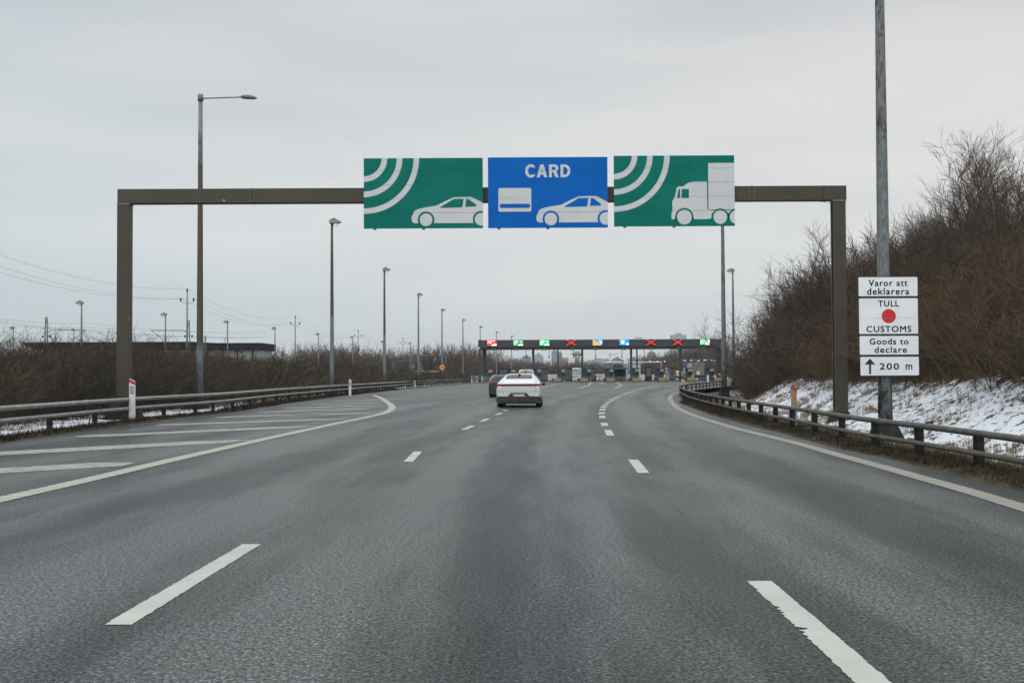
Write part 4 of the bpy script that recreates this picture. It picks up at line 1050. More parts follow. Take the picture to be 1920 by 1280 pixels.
# orange round signs near the toll
for px, py, Z_, rad, lb in ((1349, 701, 209, 0.26, 'round orange sign on a thin stand at the rightmost toll island'), (1299.5, 705, 209, 0.26, 'round orange sign on the island in front of the grey truck')):
    c = P(px, py, Z_); r_ = speed_sign(c, rad, lb)
    mb = MB(r_.location); mb.tube([(c.x, c.y + 0.07, 0), (c.x, c.y + 0.07, c.z)], 0.03, 6); mb.build('stand', M['lampgrey'], r_)
for px, py, lb, gp in ((1124.5, 706, 'red and white traffic cone left of the flat glazed building', 0), (1165, 708, 'red traffic cone in front of the flat glazed building', 0)):
    c = G(px, py + 4); c = Vector((P(px, py, 230).x, 230, 0))
    r_ = empty('traffic_cone', c, lb, 'cone', 'traffic cones')
    mb = MB(); mb.tube([(0, 0, 0.04), (0, 0, 0.75)], [0.2, 0.04], 10); mb.build('cone_body', M['red'], r_); mb = MB(); mb.box(-0.24, .24, -.24, .24, 0, 0.04); mb.build('base', M['steel_d'], r_)
# red stop lights
for px, lb in ((923.2, 'red light on a stand beside the leftmost booth'), (968.3, 'red light left of the white van')):
    c = P(px, 697, 219); r_ = empty('signal_light', (c.x, c.y, 0.2), lb, 'traffic light', 'signal lights of the toll lanes')
    mb = MB(); mb.tube([(0, 0, 0), (0, 0, c.z - 0.4)], 0.04, 6); mb.build('stand', M['steel_d'], r_)
    mb = MB(); mb.box(-0.16, .16, 0, 0.15, c.z - 0.62, c.z + 0.02); mb.build('housing', M['steel_d'], r_); mb = MB(); mb.sphere((0, -0.02, c.z - 0.2), 0.13, 8); mb.build('lens', M['e_red'], r_)
# green board
M['boardg'] = mat('green_board', (0.0, 0.15, 0.11), 0.5)
c = P(1179.8, 690, 262); gb = empty('direction_board', (c.x, 262, 0), 'tall narrow green board with pale writing behind the toll station', 'road sign'); og_ = gb.location
z0, z1 = P(1180, 700, 262).z, P(1180, 680.5, 262).z
mb = MB(og_); mb.box(c.x - 0.38, c.x + 0.42, 262, 262.1, z0, z1); mb.build('panel', M['boardg'], gb)
mb = MB(og_)
for dx in (-0.3, 0.3): mb.tube([(c.x + dx, 262.2, 0), (c.x + dx, 262.2, z1)], 0.05, 6)
mb.build('stand', M['lampgrey'], gb)
mb = MB(og_); mb.plate([(c.x - 0.1, z0 + 1.9), (c.x + 0.1, z0 + 1.9), (c.x, z0 + 2.15)], 261.98, 0.01); mb.plate([(c.x - 0.04, z0 + 0.5), (c.x + 0.04, z0 + 0.5), (c.x + 0.04, z0 + 1.9), (c.x - 0.04, z0 + 1.9)], 261.98, 0.01); mb.build('arrow', M['plate_w'], gb)
# guard fence at the left end of the station
fn = empty('barrier_fence', (P(900, 712, 214).x, 214, 0), 'pale tubular barrier fence at the left foot of the toll canopy', 'fence'); of = fn.location
mb = MB(of); xa, xb = P(891.5, 712, 214).x, P(918, 712, 214).x
for zz in (1.0, 0.55): mb.tube([(xa, 214, zz), (xb, 214, zz)], 0.05, 6)
mb.build('rail', M['rail_l'], fn)
for k in range(6):
    x = xa + (xb - xa) * k / 5; mb = MB(of); mb.tube([(x, 214.08, 0), (x, 214.08, 1.02)], 0.05, 6); mb.build('post', M['rail_l'], fn)
# barrier poles behind lanes
for px0, px1, lb in ((1118, 1128, 'closed lane barrier arm just left of the sixth booth'), (1073, 1082, 'closed lane barrier arm right of the third glass shelter')):
    a_, b_ = P(px0, 706, 228).x, P(px1, 706, 228).x
    r_ = empty('lane_barrier', (a_, 228, 0), lb, 'barrier', 'barrier arms in the toll lanes')
    mb = MB(r_.location); mb.box(a_, b_, 228, 228.06, 0.92, 1.02); mb.build('arm', M['rail_d'], r_); mb = MB(r_.location); mb.box(a_ - 0.3, a_ - 0.01, 227.9, 228.2, 0, 1.15); mb.build('cabinet', M['booth'], r_)
# snow patches on the plaza
snp = MB()
for px, py, wx, wy in ((1270, 714.5, 6, 7), (1215, 719.3, 7, 3), (1165, 711.5, 5, 2), (905, 722.6, 3, 5), (1060, 717.6, 4, 2.5), (1330, 717.5, 7, 5), (1085, 712.8, 4, 2)):
    q = G(px, py); n = 14
    if q.y > 300: q = G(px, 712.6)
    pts = [(q.x + wx / 2 * (0.6 + 0.5 * random.random()) * math.cos(2 * math.pi * i / n), q.y + wy * (0.6 + 0.5 * random.random()) * math.sin(2 * math.pi * i / n)) for i in range(n)]
    snp.add([(x, y, 0.0035) for x, y in pts], [tuple(range(n))])
M['slush'] = mat('slush', (0.30, 0.30, 0.30), 0.8, c2=(0.10, 0.10, 0.10), scale=1.3, lo=0.35, hi=0.6)
tag(snp.build('slush_patches', M['slush']), 'thin grey slush left on the plaza before the toll lanes', 'slush', kind='stuff')

# far gantry with lamps and blue signs on the right
c0 = P(1277, 675, 300).x; c1 = P(1346, 675, 300).x; zz = P(1310, 677.5, 300).z
fg = empty('far_gantry', (c0, 300, 0), 'thin far gantry with white lamps and blue signs behind the truck', 'gantry'); og_ = fg.location
mb = MB(og_); mb.box(c0, c1, 300, 300.3, zz - 0.15, zz + 0.15); mb.build('beam', M['steel_b'], fg)
for x in (c0, c1): mb = MB(og_); mb.box(x - 0.12, x + 0.12, 300.01, 300.29, 0, zz - 0.16); mb.build('leg', M['steel_b'], fg)
M['blue'] = mat('blue_panel', (0.02, 0.10, 0.40), 0.5)
for px, dz in ((1303.5, 0.55), (1326.5, 0.5)): x = P(px, 675, 300).x; mb = MB(og_); mb.box(x - 0.25, x + 0.25, 299.85, 299.95, zz + 0.16, zz + 0.75); mb.build('blue_sign', M['blue'], fg)
x = P(1284, 679, 300).x; mb = MB(og_); mb.box(x - 0.3, x + 0.3, 299.8, 299.9, zz - 1.1, zz - 0.2); mb.build('blue_sign', M['blue'], fg)
M['e_lamp'] = emis('lit_lamp', (0.75, 0.78, 0.80), 0.25)
for px in (1282, 1285, 1295, 1297, 1308, 1311, 1320, 1323, 1334, 1339):
    x = P(px, 676, 300).x; mb = MB(og_); mb.sphere((x, 299.8, zz + 0.05 + random.random() * .3), 0.13, 8, sx=1.4); mb.build('lamp', M['e_lamp'], fg)
c0 = P(1176, 677, 330).x; c1 = P(1240, 677, 330).x; zz = P(1208, 678.5, 330).z
fg = empty('far_gantry', (c0, 330, 0), 'pale far gantry beam above the white building behind the middle lanes', 'gantry'); og_ = fg.location
mb = MB(og_); mb.box(c0, c1, 330, 330.3, zz - 0.12, zz + 0.12); mb.build('beam', M['white'], fg)
for x in (c0, c1): mb = MB(og_); mb.box(x - 0.12, x + 0.12, 330.01, 330.29, 0, zz - 0.13); mb.build('leg', M['rail_l'], fg)
for px in (1218.5, 1232.5, 1246): x = P(px, 677, 330).x; mb = MB(og_); mb.sphere((x, 329.8, zz + 0.12), 0.2, 8); mb.build('lamp', M['e_lamp'], fg)
c = P(1176.5, 690, 255); ms = empty('white_mast', (c.x, 255, 0), 'slim pale mast left of the green board', 'mast'); mb = MB(ms.location); mb.tube([(c.x, 255, 0), (c.x, 255, 9)], 0.13, 8); mb.build('shaft', M['white'], ms); mb = MB(ms.location); mb.frus(c.x, 255, 0, 0.3, 0.6, 0.6, 0.5, 0.5); mb.build('foot', M['concrete'], ms)

# ------------------------------------------------------------------ vehicles
M['carwhite'] = mat('white_car_paint', (0.66, 0.68, 0.70), 0.32, c2=(0.70, 0.72, 0.74), scale=1.0, spec=0.6)
def dirt_paint():
    m, nt, b = nmat('salt_stained_white_paint')
    tc = node(nt, 'ShaderNodeTexCoord'); sep = node(nt, 'ShaderNodeSeparateXYZ'); nt.links.new(tc.outputs['Object'], sep.inputs[0])
    mp = node(nt, 'ShaderNodeMapping'); mp.inputs['Scale'].default_value = (9, 9, 1.5); nt.links.new(tc.outputs['Object'], mp.inputs[0])
    n = noise(nt, mp.outputs[0], 2, 4, 0.6)
    band = ramp(nt, sep.outputs[2], [(0.50, 0.10), (0.62, 0.2), (0.70, 0.85), (0.78, 0.35), (0.90, 0.05)])
    f = mth(nt, 'MULTIPLY', band, ramp(nt, n, [(0.3, 0.1), (0.7, 0.8)]))
    nt.links.new(mixc(nt, f, (0.66, 0.68, 0.70), (0.27, 0.265, 0.25)), b.inputs['Base Color'])
    b.inputs['Roughness'].default_value = 0.33; b.inputs['Coat Weight'].default_value = 0.3
    return m
M['cardirt'] = dirt_paint()
M['trim'] = mat('black_bumper_plastic', (0.018, 0.020, 0.018), 0.6, c2=(0.04, 0.042, 0.038), scale=2.5)
M['glass'] = mat('dark_window_glass', (0.008, 0.009, 0.016), 0.12, spec=0.45)
M['tyre'] = mat('tyre_rubber', (0.012, 0.012, 0.013), 0.8); M['rim'] = mat('wheel_rim', (0.20, 0.20, 0.21), 0.35, 0.7)
M['tail'] = mat('tail_light_red', (0.45, 0.012, 0.025), 0.3, emit=0.2); M['tailbar'] = mat('dim_light_bar', (0.045, 0.008, 0.012), 0.25)
M['cardark'] = mat('dark_car_paint', (0.026, 0.027, 0.025), 0.35, c2=(0.045, 0.045, 0.040), scale=2)
M['silver'] = mat('silver_trim', (0.45, 0.46, 0.47), 0.35, 0.3)
M['nplate'] = mat('number_plate', (0.55, 0.50, 0.42), 0.5); M['nblue'] = mat('plate_blue', (0.03, 0.05, 0.30), 0.5); M['nyel'] = mat('plate_yellow', (0.65, 0.42, 0.04), 0.5)
def catmull(K, sub):
    K = [np.array(k, float) for k in K]; out = []
    n = len(K)
    for i in range(n - 1):
        p0 = K[max(i - 1, 0)]; p1 = K[i]; p2 = K[i + 1]; p3 = K[min(i + 2, n - 1)]
        for j in range(sub):
            t = j / sub
            out.append(0.5 * ((2 * p1) + (-p0 + p2) * t + (2 * p0 - 5 * p1 + 4 * p2 - p3) * t * t + (-p0 + 3 * p1 - 3 * p2 + p3) * t ** 3))
    out.append(K[-1]); return out
def car_shell(st):
    """st rows: y, zb, w0, w1, zbelt, wbelt, zt, wt (half widths)"""
    rows = catmull(st, 4); mb = MB(); mb.smooth = True; rings = []
    for (y, zb, w0, w1, zbelt, wb, zt, wt) in rows:
        zm_ = zb + (zbelt - zb) * 0.55
        half = [(0, zb), (w0 * 0.9, zb), (w0, zb + 0.08), (w1, zm_), (wb, zbelt), ((wb + wt) / 2 + 0.03, (zbelt + zt) / 2), (wt, zt - 0.07), (wt * 0.82, zt), (0, zt + 0.02)]
        h = [tuple(q) for q in catmull(half, 3)]
        ring = [(x, y, z) for x, z in h] + [(-x, y, z) for x, z in h[-2:0:-1]]
        rings.append(ring)
    n = len(rings[0]); vs_ = [p for r_ in rings for p in r_]; fs = []
    for i in range(len(rings) - 1):
        for j in range(n): fs.append((i * n + j, i * n + (j + 1) % n, (i + 1) * n + (j + 1) % n, (i + 1) * n + j))
    mb.add(vs_, fs); mb.smooth = False
    mb.add(rings[0], [tuple(range(n))]); mb.add(rings[-1], [tuple(reversed(range(n)))])
    R_ = np.array([list(r_) for r_ in rows])
    def surf(x, y, off=0.006):
        zt = np.interp(y, R_[:, 0], R_[:, 6]); wt = np.interp(y, R_[:, 0], R_[:, 7])
        return zt + 0.02 * max(0, 1 - (abs(x) / (0.82 * wt)) ** 2) * 0.9 - 0.07 * max(0, (abs(x) - 0.82 * wt) / (0.18 * wt)) + off
    def side(z, y, s_):
        zb, w0, w1, zbelt, wb, zt, wt = [np.interp(y, R_[:, 0], R_[:, k]) for k in range(1, 8)]
        zz = [zb, zb + 0.08, zb + (zbelt - zb) * 0.55, zbelt, (zbelt + zt) / 2, zt - 0.07]; xx = [w0 * 0.9, w0, w1, wb, (wb + wt) / 2 + 0.03, wt]
        return s_ * (np.interp(z, zz, xx) + 0.008)
    return mb, surf, side
def wheel(root, x, y, r, wd, s_):
    mb = MB(); prof = [(0, r - 0.05), (0.02, r - 0.01), (wd * .3, r), (wd * .7, r), (wd - .02, r - 0.01), (wd, r - 0.05)]
    n = 22; vs_ = []; fs = []
    for (a_, rr_) in prof:
        for j in range(n): t = 2 * math.pi * j / n; vs_.append((x - s_ * a_, y + rr_ * math.cos(t), r + rr_ * math.sin(t)))
    for i in range(len(prof) - 1):
        for j in range(n): fs.append((i * n + j, i * n + (j + 1) % n, (i + 1) * n + (j + 1) % n, (i + 1) * n + j))
    fs += [tuple(range(n)), tuple(range((len(prof) - 1) * n, len(prof) * n))[::-1]]
    mb.smooth = True; mb.add(vs_, fs[:-2]); mb.smooth = False; mb.add(vs_[:n], [tuple(range(n))]); mb.add(vs_[-n:], [tuple(range(n))[::-1]])
    wl = mb.build('wheel', M['tyre'], root)
    mb = MB(); mb.tube([(x + s_ * 0.004, y, r), (x - s_ * 0.03, y, r)], r * 0.66, 16); mb.build('rim', M['rim'], wl)
def quad_patch(fn, us, vs_):
    pts = [fn(u, v) for v in vs_ for u in us]; nu = len(us)
    return pts, [(j * nu + i, j * nu + i + 1, (j + 1) * nu + i + 1, (j + 1) * nu + i) for j in range(len(vs_) - 1) for i in range(nu - 1)]
def bent_strip(root, name, m, zlo, zhi, wmax, yrear, bend, off, x_from=None, parent=None):
    """horizontal strip following the rounded tail in plan"""
    mb = MB(); mb.smooth = True
    xs = np.linspace(-wmax if x_from is None else x_from, wmax, 25)
    f = lambda x: yrear + bend * max(0, abs(x) / wmax - 0.72) ** 2 * 12 - off
    pts = [(x, f(x), z) for z in (zlo, zhi) for x in xs] + [(x, f(x) + 0.06, z) for z in (zlo, zhi) for x in xs]; n = len(xs); fs = []
    for i in range(n - 1):
        fs += [(i, i + 1, n + i + 1, n + i), (n + i, n + i + 1, 3 * n + i + 1, 3 * n + i), (2 * n + i, 2 * n + i + 1, i + 1, i)]
    mb.add(pts, fs); return mb.build(name, m, parent or root, recalc=False)

# white coupe-backed SUV
WC = G(972.5, 763.2)
wcar = empty('car', (WC.x, WC.y - 0.3, 0), 'white coupe-backed car with a full-width red light bar, nearest on the road', 'car', 'cars heading for the toll station', rz=R(-2.5)); wcar.scale = (1, 1, 0.95)
st = [(0.00, 0.30, 0.78, 0.84, 0.86, 0.84, 0.96, 0.74), (0.05, 0.22, 0.86, 0.92, 0.92, 0.90, 1.06, 0.80), (0.16, 0.20, 0.92, 0.965, 0.99, 0.925, 1.115, 0.815), (0.55, 0.19, 0.95, 0.98, 1.03, 0.92, 1.26, 0.75), (1.05, 0.18, 0.95, 0.98, 1.03, 0.91, 1.40, 0.69),
      (1.6, 0.18, 0.95, 0.975, 1.03, 0.91, 1.475, 0.655), (2.3, 0.18, 0.95, 0.975, 1.03, 0.91, 1.50, 0.645), (2.95, 0.18, 0.95, 0.975, 1.02, 0.91, 1.43, 0.65), (3.5, 0.18, 0.95, 0.975, 1.0, 0.91, 1.14, 0.72), (3.75, 0.18, 0.95, 0.975, .97, 0.91, 1.03, 0.76), (4.5, 0.2, 0.92, 0.95, 0.85, 0.86, 0.92, 0.70), (4.78, 0.26, 0.80, 0.85, 0.68, 0.78, 0.76, 0.62)]
mb, surf, side = car_shell(st); mb.build('body', M['cardirt'], wcar)
def add_patch(mb, pts, fs): mb.smooth = True; mb.add(pts, fs); mb.smooth = False
mb = MB(); pts, fs = quad_patch(lambda u, v: (u * (0.66 - 0.03 * v), 0.60 + 0.86 * v - 0.05 * (1 - u * u) * (1 - v), surf(u * (0.66 - 0.03 * v), 0.60 + 0.86 * v - 0.05 * (1 - u * u) * (1 - v))), np.linspace(-1, 1, 13), np.linspace(0, 1, 8)); add_patch(mb, pts, fs)
rw = mb.build('rear_window', M['glass'], wcar, recalc=False)
mb = MB(); z_ = surf(0, 1.15); mb.sphere((0, 1.10, z_ + 0.03), 0.055, 10, 0.8); mb.build('roof_camera', M['trim'], wcar)
for s_ in (-1, 1):
    mb = MB(); pts, fs = quad_patch(lambda u, v: (side(1.08 + v * (surf(0, u) - 0.17 - 1.08), u, s_), u, 1.08 + v * (surf(0, u) - 0.17 - 1.08)), np.linspace(0.95, 3.25, 12), np.linspace(0, 1, 4)); add_patch(mb, pts, fs); mb.build('side_window', M['glass'], wcar, recalc=False)
# black lower bumper (rounded in plan)
PL = [(-0.975, 0.75), (-0.975, 0.30), (-0.95, 0.12), (-0.86, -0.01), (-0.6, -0.045), (0, -0.06), (0.6, -0.045), (0.86, -0.01), (0.95, 0.12), (0.975, 0.30), (0.975, 0.75)]
mb = MB(); mb.slab(PL, 0.24, 0.50); mb.slab([(x * 0.93, y + 0.05) for x, y in PL], 0.165, 0.24); bm_ = mb.build('rear_bumper', M['trim'], wcar)
mb = MB(); mb.plate([(-0.47, 0.495), (-0.335, 0.655), (0.335, 0.655), (0.47, 0.495)], -0.055, 0.08); mb.build('plate_recess', M['trim'], bm_)
mb = MB(); mb.plate([(-0.26, 0.49), (0.26, 0.49), (0.26, 0.60), (-0.26, 0.60)], -0.067, 0.01); np_ = mb.build('number_plate', M['nplate'], wcar)
mb = MB(); mb.plate([(-0.255, 0.495), (-0.21, 0.495), (-0.21, 0.595), (-0.255, 0.595)], -0.07, 0.002); mb.build('blue_band', M['nblue'], np_)
mb = MB(); mb.plate([(0.19, 0.495), (0.255, 0.495), (0.255, 0.595), (0.19, 0.595)], -0.07, 0.002); mb.build('yellow_field', M['nyel'], np_)
for s_ in (-1, 1):
    mb = MB(); mb.prism([(0.86, 0.50), (0.90, 0.74), (0.93, 0.70), (0.95, 0.50)], lambda p: (s_ * (p[0] + 0.0), 0.02 + (p[0] - 0.86) * 0.6, p[1]), lambda p: (s_ * (p[0] - 0.04), 0.2 + (p[0] - 0.86) * 0.6, p[1])); mb.build('side_vent', M['trim'], wcar)
lb_ = bent_strip(wcar, 'light_bar', M['tailbar'], 0.968, 1.032, 0.90, -0.005, 0.075, 0.014)
bent_strip(wcar, 'lit_edge', M['tail'], 1.033, 1.058, 0.90, 0.008, 0.075, 0.014, parent=lb_)
for s_ in (-1, 1):
    mb = MB(); pl = [(0.80, 1.05), (0.925, 1.05), (0.935, 0.98), (0.915, 0.895), (0.87, 0.895), (0.855, 0.985), (0.80, 1.0)]
    mb.prism(pl, lambda p: (s_ * (p[0] + 0.005), -0.024 + max(0, p[0] - 0.80) * 0.75, p[1]), lambda p: (s_ * (p[0] - 0.03), 0.25, p[1])); mb.build('tail_light', M['tail'], wcar)
for s_ in (-1, 1):
    for y in (0.9, 3.85): wheel(wcar, s_ * 0.965, y, 0.37, 0.25, s_)
    mb = MB(); mb.sphere((s_ * 1.01, 3.05, 1.02), 0.085, 10, 0.8, 1.1); mb.box(s_ * 0.95 - 0.05, s_ * 0.95 + 0.05, 3.03, 3.09, 0.95, 0.99); mb.build('side_mirror', M['trim'], wcar)
for s_ in (-1, 1):
    mb = MB(); zz_ = [surf(0.67 * s_, y, 0.004) for y in (0.12, 0.3, 0.55)]
    mb.tube([(s_ * 0.70, 0.12, zz_[0] + 0.0), (s_ * 0.69, 0.3, surf(0.69, 0.3, 0.0)), (s_ * 0.665, 0.58, surf(0.665, 0.58, 0.0))], 0.006, 5); mb.box(s_ * 0.70 - 0.004, s_ * 0.70 + 0.004, -0.004, 0.02, 0.66, 0.965); mb.build('tailgate_gap', M['trim'], wcar)
mb = MB(); mb.box(-0.85, 0.85, 0.5, 4.3, 0.165, 0.24); mb.build('underbody', M['tyre'], wcar)

# dark estate in front of it
DC = P(943.5, 744.6, 73.0)
dcar = empty('car', (DC.x, 73.0, 0), 'dark car with a thin red tail light, half hidden behind the white car', 'car', 'cars heading for the toll station', rz=R(-4)); dcar.scale = (1, 1, 0.97)
st2 = [(0.00, 0.32, 0.76, 0.82, 0.86, 0.82, 0.95, 0.72), (0.06, 0.24, 0.86, 0.90, 0.92, 0.88, 1.02, 0.76), (0.25, 0.20, 0.90, 0.93, 0.95, 0.89, 1.20, 0.70), (0.55, 0.2, 0.91, 0.935, 0.95, 0.90, 1.345, 0.66), (1.2, 0.18, 0.92, 0.94, 0.96, 0.90, 1.40, 0.65), (2.4, 0.18, 0.92, 0.94, 0.96, 0.89, 1.41, 0.64), (2.9, 0.18, 0.92, 0.94, 0.95, 0.89, 1.34, 0.64), (3.5, 0.18, 0.92, 0.94, 0.93, 0.88, 1.03, 0.7), (4.4, 0.2, 0.88, 0.9, 0.8, 0.82, 0.86, 0.66), (4.6, 0.28, 0.78, 0.8, 0.66, 0.74, 0.72, 0.6)]
mb, surf, side = car_shell(st2); mb.build('body', M['cardark'], dcar)
mb = MB(); pts, fs = quad_patch(lambda u, v: (u * (0.70 - 0.1 * v), 0.11 + 0.36 * v, surf(u * (0.70 - .1 * v), 0.11 + 0.36 * v)), np.linspace(-1, 1, 9), np.linspace(0, 1, 6)); add_patch(mb, pts, fs); mb.build('rear_window', M['glass'], dcar, recalc=False)
for s_ in (-1, 1):
    mb = MB(); mb.tube([(s_ * 0.84, 0.20, 1.03), (s_ * 0.76, 0.40, 1.24), (s_ * 0.69, 0.62, 1.35), (s_ * 0.66, 1.4, 1.40), (s_ * 0.66, 2.6, 1.395)], 0.035, 6); mb.build('silver_rail', M['silver'], dcar)
    mb = MB(); mb.plate([(s_ * 0.42, 0.87), (s_ * 0.86, 0.87), (s_ * 0.86, 0.92), (s_ * 0.42, 0.91)][::s_], 0.0, 0.1); mb.build('tail_light', M['tail'], dcar)
    for y in (0.85, 3.7): wheel(dcar, s_ * 0.93, y, 0.34, 0.24, s_)
    mb = MB(); mb.sphere((s_ * 1.0, 3.0, 0.97), 0.1, 8, 0.8, 1.3); mb.build('side_mirror', M['trim'], dcar)
mb = MB(); mb.plate([(-0.25, 0.55), (0.25, 0.55), (0.25, 0.66), (-0.25, 0.66)], -0.012, 0.02); mb.build('number_plate', M['nplate'], dcar)
mb = MB(); mb.slab([(x * 0.95, y) for x, y in PL], 0.2, 0.36); mb.build('rear_bumper', M['trim'], dcar)

# white van waiting at the booths
VC = P(987, 715, 136)
van = empty('van', (VC.x, 136, 0), 'white van with greenish reflections painted on its big rear window, showing above the white car', 'van')
st3 = [(0.0, 0.35, 0.78, 0.82, 1.1, 0.82, 1.88, 0.74), (0.05, 0.28, 0.84, 0.88, 1.1, 0.87, 1.93, 0.79), (0.3, 0.22, 0.86, 0.9, 1.1, 0.89, 1.96, 0.80), (3.0, 0.22, 0.86, 0.9, 1.1, 0.89, 1.96, 0.80), (3.6, 0.22, 0.86, 0.9, 1.1, 0.88, 1.75, 0.78), (4.2, 0.22, 0.86, 0.9, 1.0, 0.86, 1.15, 0.76), (4.9, 0.3, 0.8, 0.82, 0.85, 0.78, 0.92, 0.7)]
mb, surf, side = car_shell(st3); mb.build('body', M['carwhite'], van)
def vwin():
    m, nt, b = nmat('tinted_window_painted_reflections')  # green and yellow reflections are painted into the base colour as noise
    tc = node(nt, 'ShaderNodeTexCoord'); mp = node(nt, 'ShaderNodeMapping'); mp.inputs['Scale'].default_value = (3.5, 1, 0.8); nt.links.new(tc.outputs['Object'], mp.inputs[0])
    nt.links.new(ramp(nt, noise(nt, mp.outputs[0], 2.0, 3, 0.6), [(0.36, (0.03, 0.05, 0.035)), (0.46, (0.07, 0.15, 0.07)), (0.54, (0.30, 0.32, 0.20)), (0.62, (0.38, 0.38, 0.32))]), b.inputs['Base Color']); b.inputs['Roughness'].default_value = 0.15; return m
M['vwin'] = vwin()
mb = MB(); mb.plate(rrect(-0.68, 1.12, 0.68, 1.80, 0.12), -0.02, 0.03); mb.build('rear_window', M['vwin'], van)
mb = MB(); mb.box(-0.16, 0.16, -0.03, 0.02, 1.83, 1.89); mb.build('brake_light', M['tail'], van)
for s_ in (-1, 1):
    mb = MB(); mb.box(min(s_ * 0.72, s_ * 0.84), max(s_ * 0.72, s_ * 0.84), -0.02, 0.05, 0.8, 1.2); mb.build('tail_light', M['tail'], van)
    for y in (0.9, 3.9): wheel(van, s_ * 0.89, y, 0.34, 0.22, s_)
mb = MB(); mb.slab([(x * 0.92, y) for x, y in PL], 0.28, 0.5); mb.build('rear_bumper', M['trim'], van)

# truck standing right of the middle
M['tarp'] = mat('grey_trailer_doors', (0.23, 0.23, 0.215), 0.6, c2=(0.13, 0.125, 0.115), scale=1.2, stretch=(2, 2, 0.6)); M['tside'] = mat('pale_trailer_side', (0.42, 0.43, 0.43), 0.6)
TX = P(1309, 700, 236)
trk = empty('truck', (TX.x, 236, 0), 'grey box truck seen from behind in the lane under the pillar on the right', 'truck', rz=R(-4))
zt = P(1309, 680, 236).z
mb = MB(); mb.box(-1.28, 1.28, 0.05, 10.5, 1.05, zt); mb.build('cargo_box', M['tside'], trk)
mb = MB(); mb.box(-1.25, -0.01, 0.0, 0.048, 1.08, zt - 0.04); mb.build('rear_door', M['tarp'], trk)
mb = MB(); mb.box(0.01, 1.25, 0.0, 0.048, 1.08, zt - 0.04); mb.build('rear_door', M['tarp'], trk)
mb = MB(); mb.box(-1.25, 1.25, 0.02, 10.7, 0.85, 1.03); mb.build('chassis', M['tyre'], trk)
mb = MB(); mb.box(-1.2, 1.2, -0.05, 0.05, 0.42, 0.6); mb.build('underrun_bar', M['lampgrey'], trk)
for s_ in (-1, 1):
    for y in (1.4, 2.7, 8.6): wheel(trk, s_ * 1.25, y, 0.48, 0.4, s_)
    mb = MB(); mb.box(min(s_ * .95, s_ * 1.2), max(s_ * .95, s_ * 1.2), -0.08, -0.055, 0.64, 0.8); mb.build('tail_light', M['tail'], trk)
mb = MB(); mb.box(-1.2, 1.2, 10.8, 12.8, 0.6, 3.2); mb.build('cab', M['tside'], trk)
mb = MB(); mb.box(-0.3, 0.3, -0.03, -0.005, 1.2, 1.9); mb.build('sign_panel', M['plate_w'], trk)
# orange tanker like vehicle left of it
VX = P(1272, 700, 262)
ov = empty('truck', (VX.x, 262, 0), 'small truck with an orange rear panel between the striped post and the pillar', 'truck')
mb = MB(); mb.box(-1.1, 1.1, 0, 4.5, 0.9, 2.0); mb.build('cargo_box', M['white'], ov); mb = MB(); mb.box(-0.8, 0.2, -0.05, -0.005, 1.05, 1.85); mb.build('rear_panel', M['sign_o'], ov)
mb = MB(); mb.box(-1.0, 1.0, 4.6, 6.2, 0.5, 2.1); mb.build('cab', M['carwhite'], ov)
mb = MB(); mb.box(-1.05, 1.05, 0.1, 6.0, 0.45, 0.88); mb.build('chassis', M['tyre'], ov)
for s_ in (-1, 1):
    for y in (1.0, 5.2): wheel(ov, s_ * 1.08, y, 0.42, 0.3, s_)

# ------------------------------------------------------------------ vegetation
def twig_mat(name, c1, c2, c3):
    m, nt, b = nmat(name)
    geo = node(nt, 'ShaderNodeNewGeometry'); pos = geo.outputs['Position']
    a_ = mixc(nt, ramp(nt, noise(nt, pos, 0.16, 3, 0.5), [(0.38, 0.0), (0.62, 1.0)]), c1, c2)
    a_ = mixc(nt, ramp(nt, noise(nt, pos, 0.9, 4, 0.6), [(0.45, 0.0), (0.75, 1.0)]), a_, c3)
    a_ = mixc(nt, 1.0, a_, ramp(nt, geo.outputs['Random Per Island'], [(0.0, 0.55), (1.0, 1.6)]), 'MULTIPLY')
    nt.links.new(a_, b.inputs['Base Color']); b.inputs['Roughness'].default_value = 0.85; b.inputs['Specular IOR Level'].default_value = 0.15
    return m
M['twig_f'] = twig_mat('brown_shrub_twigs', (0.122, 0.083, 0.050), (0.080, 0.061, 0.046), (0.155, 0.113, 0.058))
M['twig_b'] = twig_mat('dark_tree_twigs', (0.078, 0.059, 0.049), (0.095, 0.070, 0.053), (0.062, 0.053, 0.048))
M['twig_l'] = twig_mat('mixed_shrub_twigs', (0.066, 0.046, 0.038), (0.045, 0.041, 0.033), (0.092, 0.080, 0.044))
M['twig_w'] = twig_mat('far_wood_twigs', (0.088, 0.068, 0.058), (0.105, 0.076, 0.060), (0.080, 0.070, 0.055))
M['bark'] = mat('dark_bark', (0.045, 0.037, 0.030), 0.9, c2=(0.085, 0.07, 0.055), scale=5)

